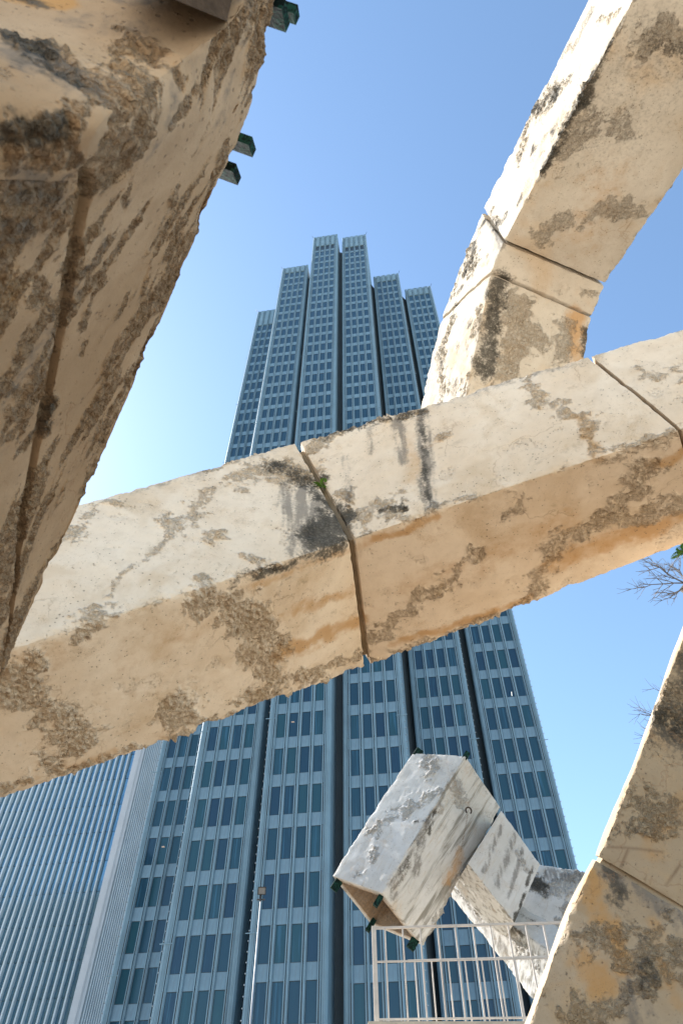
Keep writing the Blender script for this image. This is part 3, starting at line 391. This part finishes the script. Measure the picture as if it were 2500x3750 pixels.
for ci,(tx,Dy,Wd,top,jt,jc) in enumerate(cols):
    x0=tx*Dy; T=frame_T(x0,Dy)
    mg=(Wd-4*WW-3*.415)/2; pos=[mg+i*(WW+.415) for i in range(4)]
    # shaft body and corner piers
    body=MB().prism([(.0,-.25),(.12,-.12),(.12,-.33),(Wd-.1,-.33),(Wd,-.3),(Wd,-14),(0,-14)],0,top-1.2,T); body.build('shaft_core',M_RIB,tower)
    for side in (0,1):
        if side==0: pts=[(0,-.3),(.14,-.08),(mg-.36,-.08),(mg-.36,-.328),(.1,-.328)]
        else: pts=[(Wd-mg+.36,-.328),(Wd-mg+.36,-.08),(Wd-.14,-.08),(Wd,-.3),(Wd-.1,-.328)]
        pr=MB().prism(pts,0,top,T)
        xa=.14 if side==0 else Wd-mg+.36; xb=mg-.36 if side==0 else Wd-.14
        nf=2
        for k in range(nf): # fine vertical flutes
            xx=xa+(xb-xa)*(k+1)/(nf+1); pr.box(xx-.025,xx+.025,-.09,-.04,0,top-.1,T)
        pr.build('corner_pier',M_RIB,tower)
    # mullions
    for i in range(5):
        gx=pos[i]-.415 if i<4 else pos[3]+WW   # gap start
        if i==0: gx=pos[0]-.36; gw=.36
        elif i==4: gw=.36
        else: gw=.415
        mu=MB()
        a0=gx+.045; a1=a0+.10; b0=a1+.07; b1=gx+gw-.02
        mu.box(gx,gx+gw,-.328,-.22,0,top-.5,T)
        mu.prism([(a0,-.31),(a0+.015,0),(a1-.015,0),(a1,-.31)],0,top-.15,T)
        mu.prism([(b0,-.31),(b0+.015,0),(b0+.07,0),(b0+.08,-.05),(b1-.02,-.07),(b1,-.31)],0,top-.15,T)
        mu.build('mullion',M_RIB,tower)
        sl_=MB()
        for j in range(-9,jt+1):
            zt=ZREF+HF*j; sl_.box(a1-.012,b0+.012,-.31,-.02,zt-WH+.02,zt-.02,T)
        so_=sl_.build('slot_strip',M_SLOT,tower); so_['kind']='stuff'
    # windows, spandrels
    for j in range(-9,jt+1):
        zt=ZREF+HF*j
        for w in range(4):
            if ci==0 and w==3 and j>-2: pass
            key=abs(zt-14)+abs(ci-3)*1.5
            wins.append((j,ci,w,x0,Dy,pos[w],zt-WH))
    # crown
    zc=ZREF+HF*jt
    for w in range(4):
        cr=MB().prism([(pos[w],-.328),(pos[w],-.2),(pos[w]+.06,-.12),(pos[w]+WW-.06,-.12),(pos[w]+WW,-.2),(pos[w]+WW,-.328)],zc+.15,top-.05-(.18 if w%2 else .1),T)
        cr.prism([(pos[w]+.06,-.3),(pos[w]+WW-.06,-.3),(pos[w]+WW-.06,-.12),(pos[w]+.06,-.12)],top-.06,top+.12,T)
        cr.build('crown_panel',M_RIB,tower)
    # floor joint grooves on piers: small brackets of the outline lamps
    edge_s=-.03 if ci<3 else Wd+.03
    st_=MB(); rr=random.Random(ci)
    z=ZREF-HF*7
    while z<top:
        st_.box(edge_s-.04,edge_s+.04,-.2,-.12,z,z+.08,T); z+=.74
    so_=st_.build('lamp_string',M_BULB,tower); so_['kind']='stuff'
    for j in range(-5,jt,5):
        z=ZREF+HF*j-.6; bk=MB(); s0,s1=(-.3,.8) if ci<3 else (Wd-.8,Wd+.3)
        bk.box(s0,s1,-.04,.0,z,z+.07,T).build('lamp_bracket',M_RIB,tower)
    bk=MB(); s0,s1=(-.02,-.05) if ci<3 else (Wd+.02,Wd+.05)
    q0=T((0 if ci<3 else Wd,-.1,top-.2)); q1=T((-.35 if ci<3 else Wd+.35,.25,top+.55)); bk.tube(q0,q1,.05,.04,6); bk.build('mast_stub',M_SLOT,tower)
wins.sort(key=lambda r:(r[0],abs(r[1]-2.5)))
rest_f=MB(); rest_g=MB(); rest_s=MB(); nW=0
vis=[w for w in wins]
for j,ci,w,x0,Dy,pw,z in wins:
    T=frame_T(x0,Dy); base=T((pw,0,z)); 
    blackrow=(ci in(2,3) and j==35)
    if nW<300 and j>=-8 and not (ci==0 and w==3):
        nW+=1
        M4=Matrix.Translation(Vector(base))@RM
        o=bpy.data.objects.new('window',me_fr); C.objects.link(o); o.parent=tower; o.matrix_local=M4
        p=bpy.data.objects.new('pane',me_gl); C.objects.link(p); p.parent=o
        s=bpy.data.objects.new('spandrel',me_sp); C.objects.link(s); s.parent=tower; s.matrix_local=Matrix.Translation(Vector(T((pw,0,z+WH))))@RM
    else:
        TT=lambda p,pw=pw,z=z,T=T:T((pw+p[0],p[1],z+p[2]))
        h=WH if not blackrow else 1.9
        rest_f.box(-.01,t,-.33,-.27,-.01,WH+.01,TT).box(WW-t,WW+.01,-.33,-.27,-.01,WH+.01,TT).box(t,WW-t,-.33,-.27,WH-t,WH+.01,TT)
        (rest_f if blackrow else rest_g).box(t,WW-t,-.33,-.295,0,WH-t,TT)
        rest_s.prism([(0,-.33),(0,-.27),(.03,-.25),(WW-.03,-.25),(WW,-.27),(WW,-.33)],WH+.012,HF-.012,TT)
for nm,mb_,mt in (('window',rest_f,M_FRAME),('pane',rest_g,M_GLASS),('spandrel',rest_s,M_PANEL)):
    o=mb_.build(nm,mt,tower); o['kind']='stuff'
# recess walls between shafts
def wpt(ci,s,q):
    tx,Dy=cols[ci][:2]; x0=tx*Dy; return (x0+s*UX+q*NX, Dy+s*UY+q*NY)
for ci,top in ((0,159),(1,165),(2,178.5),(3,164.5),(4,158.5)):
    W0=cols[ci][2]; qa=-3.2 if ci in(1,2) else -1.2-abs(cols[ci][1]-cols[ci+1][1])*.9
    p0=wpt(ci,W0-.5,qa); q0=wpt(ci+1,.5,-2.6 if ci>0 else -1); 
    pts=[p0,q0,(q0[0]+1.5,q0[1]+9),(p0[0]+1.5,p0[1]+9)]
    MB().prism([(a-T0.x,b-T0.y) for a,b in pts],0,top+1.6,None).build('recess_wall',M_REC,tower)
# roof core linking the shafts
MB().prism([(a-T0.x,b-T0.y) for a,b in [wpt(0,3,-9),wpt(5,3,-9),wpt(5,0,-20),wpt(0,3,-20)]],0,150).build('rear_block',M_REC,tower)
# lit ceiling lamps glimpsed behind some panes
def emis(name,col,st):
    m=NT(name); m.b.inputs['Base Color'].default_value=(*col,1); m.b.inputs['Emission Color'].default_value=(*col,1); m.b.inputs['Emission Strength'].default_value=st; return m.m
M_TUBE=emis('ceiling_lamp_glow',(.5,.36,.26),.10); M_WT=emis('bright_tube_glow',(1,.97,.9),.4)
def lampglint(ci,w,j,fx,fz,wd,ht,sk,mat):
    tx,Dy,Wd=cols[ci][:3]; x0=tx*Dy; T=frame_T(x0,Dy); mg=(Wd-4*WW-3*.415)/2; s=mg+w*(WW+.415)+fx*WW; z=ZREF+HF*j-WH+fz*WH
    mb=MB(); b=0; V=[]
    for q in (-.294,-.288):
        for (a,c) in ((0,0),(wd,0),(wd+sk,ht),(sk,ht)): mb.V.append(T((s+a,q,z+c)))
    mb.F=[(0,3,2,1),(4,5,6,7),(0,1,5,4),(1,2,6,5),(2,3,7,6),(3,0,4,7)]
    mb.build('ceiling_lamp',mat,tower)
lampglint(2,1,0,.25,.6,.3,.12,-.06,M_TUBE); lampglint(0,1,-2,.3,.62,.3,.14,-.08,M_TUBE); lampglint(5,2,2,.6,.05,.06,.55,.05,M_WT)

# ---------------------------------------------------------------- finned building
fx0,fy0=-.321*95,95.0
fb=empty('finned_building',(fx0,fy0,0),'pale vertically finned office block with blue glass, left of the stepped tower','building')
F0=Vector(fb.location); FH=92.0
def FT(p): return (p[0]*UX+p[1]*NX,p[0]*UY+p[1]*NY,p[2])
def FT2(p): # right face: s runs away from viewer, q outwards to the right
    return (-p[0]*NX-p[1]*(-UX), -p[0]*NY-p[1]*(-UY), p[2])
M_FIN=simple('pale_fin',(.50,.58,.64),.5,var=.06,scale=.2); M_PIL=simple('corner_stone',(.46,.50,.55),.6,var=.06,scale=.2)
M_FG=glass_mat('sky_blue_glass',(.16,.29,.38),(.21,.35,.43),(.25,.39,.48),rough=.06,metal=.85); M_FS=simple('band_glass',(.16,.28,.36),.10,metal=.8,var=.1)
FL=62.; FP=.93
MB().box(-FL,0,-45,-.3,0,FH,FT).build('building_core',M_FS,fb)
MB().prism([(-.75,-.3),(-.75,.3),(.1,.3),(.3,.1),(.3,-.55),(0,-.55),(0,-.3)],0,FH,FT).build('corner_pillar',M_PIL,fb)
n=int((FL-.8)/FP)
fm=MB().prism([(-.13,-.3),(-.13,.22),(-.09,.3),(.09,.3),(.13,.22),(.13,-.3)],0,FH); me_fin=shared('fin',fm,M_FIN)
for i in range(n):
    o=bpy.data.objects.new('fin',me_fin); C.objects.link(o); o.parent=fb; o.matrix_local=Matrix.Translation(Vector(FT((-.75-FP*(i+1),0,0))))@RM
me_fgp=shared('pane',MB().box(.10,FP-.10,-.3,-.2,0,2.5),M_FG); rest=MB(); nP=0
RMR=Matrix(((-NX,UX,0),(-NY,UY,0),(0,0,1))).to_4x4()
for k in range(2,24):
    z=k*3.9
    MB().box(-FL,-.8,-.3,-.14,z-1.35,z-.02,FT).build('spandrel_band',M_FS,fb)
    for i in range(n):
        if nP<300 and 4<=k<=18 and i<34:
            nP+=1; o=bpy.data.objects.new('pane',me_fgp); C.objects.link(o); o.parent=fb; o.matrix_local=Matrix.Translation(Vector(FT((-.75-FP*(i+1),0,z))))@RM
        else: rest.box(-.75-FP*(i+1)+.10,-.75-FP*i-.10,-.3,-.2,z,z+2.5,FT)
rest.build('pane',M_FG,fb)['kind']='stuff'
for i in range(14):
    s=.95+i*.62
    MB().box(s-.09,s+.09,-.1,.42,0,FH,FT2).build('fin',M_FIN,fb)
MB().box(.5,44,-.3,.02,0,FH,FT2).build('side_glazing',M_FG,fb)

# ---------------------------------------------------------------- dark office block across the plaza, mirrored in the finned facade
db=empty('dark_office_block',(-150,-45,0),'dark glazed office block with beige window strips, seen mirrored in the finned facade','building')
M_DB=simple('dark_cladding',(.03,.035,.04),.5,var=.2,scale=.1); M_BG=simple('beige_strip',(.45,.38,.28),.7,scale=.2)
MB().box(-45,42,-30,0,0,100).build('block_core',M_DB,db)
for k in range(4,25): MB().box(-45,42,.0,.25,k*4-.35,k*4).build('floor_edge',M_DB,db)
bw=MB()
for i in range(9):
    for k in range(6,23):
        if (i*7+k*5)%3: bw.box(-44+i*2.6,-43.2+i*2.6,.0,.3,k*4+.4,k*4+3)
bw.build('beige_window',M_BG,db)['kind']='stuff'
# ---------------------------------------------------------------- fountain members
def cen(st): return Vector(ST[st].reshape(-1,3).mean(0))
# long beam
lb=empty('concrete_beam',tuple(ST['M'][1][1]),'long cream square concrete beam crossing the whole view in front of the tower','fountain beam')
q=[quad4('M',i) for i in range(4)]
L0=np.linalg.norm(np.array(q[1][1])-np.array(q[0][1])); L1=np.linalg.norm(np.array(q[2][1])-np.array(q[1][1]))
member('beam_segment',lb,MC['M'],'M',q[0],q[1],.0125,0,1-.02/L0,label='left length of the beam with black stain at its joint')
member('beam_segment',lb,MC['M'],'M',q[1],q[2],.0125,.04/L1,1-.012/L1,label='middle length of the beam with dark vertical streaks')
member('beam_segment',lb,MC['M'],'M',q[2],q[3],.02,.012,1,label='right end length of the beam')
band('joint_filler',lb,MC['J'],'x','M',0,1-.05/L0,1.0,.07); band('joint_filler',lb,MC['J'],'x','M',1,0,.07/L1,.07); band('joint_filler',lb,MC['J'],'x','M',1,1-.04/L1,1,.06)
# arch
ar=empty('concrete_arch',tuple(ST['U'][0][1]),'bent concrete arm at upper right with a bright sunlit left face','fountain beam')
q=[quad4('U',i) for i in range(4)]
member('beam_segment',ar,MC['U'],'U',q[0],q[1],.015,0,.985,label='steep lower length of the arm streaked dark brown')
member('beam_segment',ar,MC['U'],'U',q[1],q[2],.015,.02,.965,label='short wedge piece at the bend')
member('beam_segment',ar,MC['U'],'U',q[2],q[3],.015,.008,1,label='long upper length of the arm')
band('joint_filler',ar,MC['U'],'x','U',0,.97,1.,.05); band('joint_filler',ar,MC['U'],'x','U',1,0,1.,.07)
# angular arm below
ta=empty('angular_arm',tuple(ST['T1'][0][1]),'folded hollow concrete arm with an open square mouth, above the railing','fountain beam')
q=[quad4('T1',i) for i in range(2)]
member('beam_segment',ta,MC['T'],'T1',q[0],q[1],.02,0,1,label='hollow tube with an open square mouth',hollow=1.5,edge=.6)
q=[quad4('T2',i) for i in range(2)]; member('beam_segment',ta,MC['T'],'T2',q[0],q[1],.02,0,1,edge=.6)
q=[quad4('T3',i) for i in range(2)]; member('beam_segment',ta,MC['T'],'T3',q[0],q[1],.02,0,1,edge=.8)
q=[quad4('T4',i) for i in range(3)]; member('beam_segment',ta,MC['T'],'T4',q[0],q[1],.02,0,1,edge=.8); member('beam_segment',ta,MC['T'],'T4',q[1],q[2],.025,0,1,edge=.8)
# right arm
ra_=empty('leaning_slab',tuple(ST['R0'][2][1]),'massive leaning ochre concrete arm at the lower right edge with a crooked joint','fountain beam')
q=[quad4('R0',i) for i in range(len(ST['R0']))]; member('beam_segment',ra_,MC['R'],'R0',q,res=.013,amp=.8)
q2=[quad4('R1',i) for i in range(len(ST['R1']))]; member('beam_segment',ra_,MC['R'],'R1',q2,res=.013,amp=.8)
member('joint_filler',ra_,MC['R'],'x',inset4(np.array(q[-1])*.94+np.array(q[-2])*.06,.03),inset4(np.array(q2[0])*.97+np.array(q2[1])*.03,.03),.02,amp=.3,edge=.3)
# near pier
lp=empty('near_pier',tuple(ST['L'][4][1]),'huge rough brown concrete arm looming close to the camera at upper left','fountain beam')
nL=len(ST['L'])
def quadL(i):
    e=ST['L'][i]; return [e[0],e[1],e[2],e[0]+(e[2]-e[1])*.6+np.array([-.35,.45,0.2])]
member('beam_segment',lp,MC['L'],'L',[quadL(i) for i in range(nL)],res=.0065,amp=.55,edge=.6,rampamp=1.1)

# ---------------------------------------------------------------- patina plates clamped into the arms
def px(x,y,d):
    f=1568.; c,s_=math.cos(PITCH),math.sin(PITCH); a=(x-784)/f; b=-(y-1176)/f
    return Vector((a*d,(c-b*s_)*d,(s_+b*c)*d+1.6))
def plate(parent,c,ax,ay,az,sx,sy,sz,name='clamp_plate'):
    ax,ay,az=[Vector(v).normalized() for v in (ax,ay,az)]; ax=ax.normalized(); ay=(ay-ax*ay.dot(ax)).normalized(); az=ax.cross(ay)
    o0=Vector(parent.location)
    mb=MB().box(-sx/2,sx/2,-sy/2,sy/2,-sz/2,sz/2,lambda p:tuple(c+ax*p[0]+ay*p[1]+az*p[2]-o0))
    return mb.build(name,M_PATINA,parent)
ax_=(.25,.0,-.2)
pl=[((-.25,.2,4.50),.13,.10,.012),((-.215,.20,4.56),.13,.05,.012),((-.375,.60,4.455),.09,.075,.012),((-.445,.70,4.475),.09,.09,.012)]
for c_,sx,sy,sz in pl:
    plate(lp,Vector(c_),(1,.25,-.35),(.2,1,.9),(0,0,1),sx,sy,.035)
# dark block added in place of the shaded notch in the near pier
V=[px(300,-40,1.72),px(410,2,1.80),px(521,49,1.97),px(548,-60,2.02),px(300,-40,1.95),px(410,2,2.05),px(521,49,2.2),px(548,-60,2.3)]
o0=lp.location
M_DK=simple('notch_shade',(.075,.052,.035),.9,var=.3,scale=14,bump=.01,spec=.2)  # shade inside the notch, put into the block's colour
mesh_obj('notch_stand_in',[tuple(v-o0) for v in V],[(0,1,2,3),(7,6,5,4),(0,4,5,1),(1,5,6,2),(2,6,7,3),(3,7,4,0)],M_DK,lp)
# tabs on the angular arm
def q4(st,i): return [Vector(v) for v in quad4(st,i)]
A=q4('T1',0); Bm=q4('T1',1); axT=(A[1]-Bm[1]).normalized()
cA=sum(A,Vector())/4; cB=sum(Bm,Vector())/4
for k in range(4):
    inn=(cA-A[k]).normalized(); plate(ta,A[k]+inn*.16+axT*.06,axT,inn,(0,0,1),.22,.13,.08,'corner_lug')
for k in (0,1):
    inn=(cB-Bm[k]).normalized(); plate(ta,Bm[k]+inn*.1-axT*.06,axT,inn,(0,0,1),.16,.14,.09,'corner_lug')
# rusty hook on its streaked side
hk=px(1074,1868,12.15); M_RUST=simple('rusty_iron',(.05,.03,.02),.8,var=.3,scale=20)
mb=MB(); pv=None
for i in range(9):
    t=math.radians(-60+i*35); p=hk-ta.location+Vector((.05*math.cos(t),-.10,.06*math.sin(t)))
    if pv: mb.tube(pv,p,.014)
    pv=p
mb.build('hook',M_RUST,ta)
# ---------------------------------------------------------------- railings on the raised platform
M_PLAT=simple('platform_concrete',(.55,.48,.38),.9,var=.15,scale=4,bump=.01)
pf=MB().box(.33,6.2,10.32,16,0,3.99); pf.F=pf.F; po=pf.build('raised_platform',M_PLAT); po['kind']='structure'
M_RAIL=simple('rail_paint',(.60,.54,.48),.5,var=.1,scale=6,spec=.4)
def railing(x0,x1,y0,y1,n0,sp,label,post,mid=True,zt=5.09):
    r=empty('railing',(x0,y0,3.99),label,'railing'); O=r.location; sl=(y1-y0)/(x1-x0)
    def P(x,z): return (x-x0,(x-x0)*sl,z-O.z)
    def bar(xa,za,xb,zb,w,name):
        m_=MB(); a=Vector(P(xa,za)); b=Vector(P(xb,zb)); d=(b-a).normalized(); u=d.cross(Vector((0,1,0))).normalized(); v=d.cross(u)
        for q in (a,b):
            for i,j in((-1,-1),(1,-1),(1,1),(-1,1)): m_.V.append(tuple(q+u*i*w+v*j*w))
        m_.F=[(3,2,1,0),(4,5,6,7),(0,1,5,4),(1,2,6,5),(2,3,7,6),(3,0,4,7)]; return m_.build(name,M_RAIL,r)
    bar(x0-.02,zt,x1,zt+.04,.014,'top_rail')
    if mid: bar(x0,zt-.405,x1,zt-.38,.010,'mid_rail')
    if post: bar(x0,4.0,x0,zt+.02,.030,'post')
    x=n0; k=0
    while x<x1:
        bar(x,4.0,x,zt-.012+.04*(x-x0)/(x1-x0),.010,'baluster'); x+=sp
    bar(x0,4.05,x1,4.05,.010,'bottom_rail')
    return r
railing(.446,3.6,10.5,10.36,.60,.241,'pinkish white metal railing with a thick end post, nearer of the two','post')
railing(1.02,3.7,11.8,11.7,1.10,.25,'second thin pale railing just behind the nearer one, without a thick post',False,False,5.08)
# ---------------------------------------------------------------- floodlight pole
fp=empty('floodlight_pole',(-2.19,20,0),'thin pale pole with a small dark floodlight in front of the tower','street lamp')
M_POLE=simple('galvanised_pole',(.30,.32,.34),.5,metal=.2,var=.05); M_HEAD=simple('black_housing',(.02,.022,.025),.5); M_LENS=simple('lamp_lens',(.10,.11,.12),.15,spec=.8)
MB().tube((0,0,0),(0,0,9.0),.032,.016,10).build('pole',M_POLE,fp,True)
MB().tube((-.1,0,8.95),(.12,0,8.95),.02).box(-.02,.02,-.02,.02,8.9,9.08).build('bracket',M_HEAD,fp)
hd=MB(); T=lambda p:tuple(Matrix.Rotation(math.radians(20),3,'X')@(Vector(p)*.75)+Vector((.02,-.03,9.16)))
hd.box(-.13,.13,-.05,.06,-.11,.11,T).box(-.10,.10,.06,.10,-.08,.08,T).box(-.15,.15,-.08,-.05,-.13,-.11,T).box(-.15,.15,-.08,-.05,.11,.13,T).box(-.15,-.13,-.08,-.05,-.13,.13,T).box(.13,.15,-.08,-.05,-.13,.13,T)
ho=hd.build('lamp_head',M_HEAD,fp); MB().box(-.12,.12,-.06,-.052,-.10,.10,T).build('lens',M_LENS,ho)
# ---------------------------------------------------------------- bare tree at the right
M_BARK=simple('bark',(.09,.075,.06),.9,var=.3,scale=12,bump=.01); M_TWIG=simple('twig_bark',(.16,.14,.13),.8,var=.2,scale=12)
tr=empty('bare_tree',(8.4,10.2,0),'leafless tree whose fine twigs reach in from the right edge under the long beam','tree')
TO=tr.location
def W2(x,y,z): return Vector((x,y,z))-TO
tk=MB(); pth=[W2(8.4,10.2,0),W2(8.3,10.1,3),W2(8.2,10.0,6),W2(7.9,9.8,8.4),W2(7.4,9.6,9.8),W2(6.5,9.40,10.62)]
rad=[.3,.26,.23,.21,.19,.17]
for i in range(5): tk.tube(pth[i],pth[i+1],rad[i],rad[i+1],12)
tk.build('trunk',M_BARK,tr,True)
rt=random.Random(4)
tw=MB()
def grow(p,d,l,r,dep):
    q=p
    for k in range(3):
        d=(d+Vector((rt.uniform(-.25,.25),rt.uniform(-.25,.25),rt.uniform(-.12,.25)))).normalized(); n_=q+d*l/3
        tw.tube(q,n_,r*(1-k*.15),r*(1-(k+1)*.15),4); q=n_
        if dep>0:
            for _ in range(2 if k<2 else 3):
                dd=(d+Vector((rt.uniform(-.9,.6),rt.uniform(-.8,.8),rt.uniform(-.8,.8)))).normalized()
                grow(q,dd,l*rt.uniform(.45,.7),r*.55,dep-1)
grow(pth[5],Vector((-.6,-.1,.25)).normalized(),.55,.016,2); grow(pth[5],Vector((-.5,0,-.6)).normalized(),.40,.015,2); grow(pth[5]+Vector((.1,0,0)),Vector((-.3,.1,.8)).normalized(),.4,.015,2); grow(pth[5],Vector((-.85,.1,-.15)).normalized(),.62,.014,2)
lm=MB().tube(pth[2],W2(7.0,10.4,7.4),.1,.07,8).tube(W2(7.0,10.4,7.4),W2(6.2,10.5,8.1),.07,.03,8); lm.build('limb',M_BARK,tr,True)
tip=W2(6.2,10.5,8.1)
grow(tip,Vector((-.8,0,.5)).normalized(),.7,.012,2); grow(tip,Vector((-.9,0,.1)).normalized(),.6,.012,2); grow(tip,Vector((-.5,0,.9)).normalized(),.7,.012,2)
tw.build('twigs',M_TWIG,tr)['kind']='stuff'
# ---------------------------------------------------------------- ferns
def leafmat(name,c):
    m=NT(name); tc=m.n('ShaderNodeTexCoord'); m.l(m.mix(m.noise(tc.outputs['Object'],40),tuple(v*.6 for v in c),c),m.b.inputs['Base Color']); m.b.inputs['Roughness'].default_value=.55
    m.b.inputs['Subsurface Weight'].default_value=0; m.b.inputs['Transmission Weight'].default_value=0; return m.m
M_LEAF=leafmat('fern_green',(.16,.38,.04))
def fern(loc,label,n,L,seed,bias):
    r=empty('fern',tuple(loc),label,'fern'); rr=random.Random(seed)
    for i in range(n):
        d=(Vector((rr.uniform(-1,1),rr.uniform(-1,.2),rr.uniform(-.6,.8)))+Vector(bias)).normalized(); p=Vector((rr.uniform(-.02,.02),0,rr.uniform(-.02,.02))); mb=MB(); ll=L*rr.uniform(.6,1.1); nseg=9
        up=Vector((0,0,1)); s_=d.cross(up).normalized()
        for k in range(nseg):
            q=p+d*ll/nseg; mb.tube(p,q,.0022,.0018,3)
            wl=ll*.32*math.sin(math.pi*(k+1)/(nseg+1))+.004
            for sg in (-1,1):
                a=q; e=q+s_*sg*wl+d*wl*.35+Vector((0,0,-wl*.2)); w_=d*wl*.22; b=len(mb.V)
                mb.V+= [tuple(a-w_*.5),tuple((a+e)/2-w_),tuple(e),tuple((a+e)/2+w_)]; mb.F.append((b,b+1,b+2,b+3))
            p=q; d=(d+Vector((0,0,-.10))).normalized()
        mb.build('frond',M_LEAF,r)
    return r
def on_side(x,y,dd=0.):   # point on the near side of the long beam
    a,b,c=[Vector(v) for v in (ST['M'][1][1],ST['M'][2][1],ST['M'][2][0])]; nrm=(b-a).cross(c-a).normalized(); e=px(x,y,1)-Vector((0,0,1.6)); o=Vector((0,0,1.6)); t=(a-o).dot(nrm)/e.dot(nrm); return o+e*(t-dd)
fern(on_side(733,1118,.03),'small green fern sprouting from the open joint of the long beam',9,.10,5,(0,-.5,-.2))
fern(px(1572,1268,5.3),'bright green fern tuft hanging from the right end of the long beam',10,.14,9,(-.9,0,-.1))
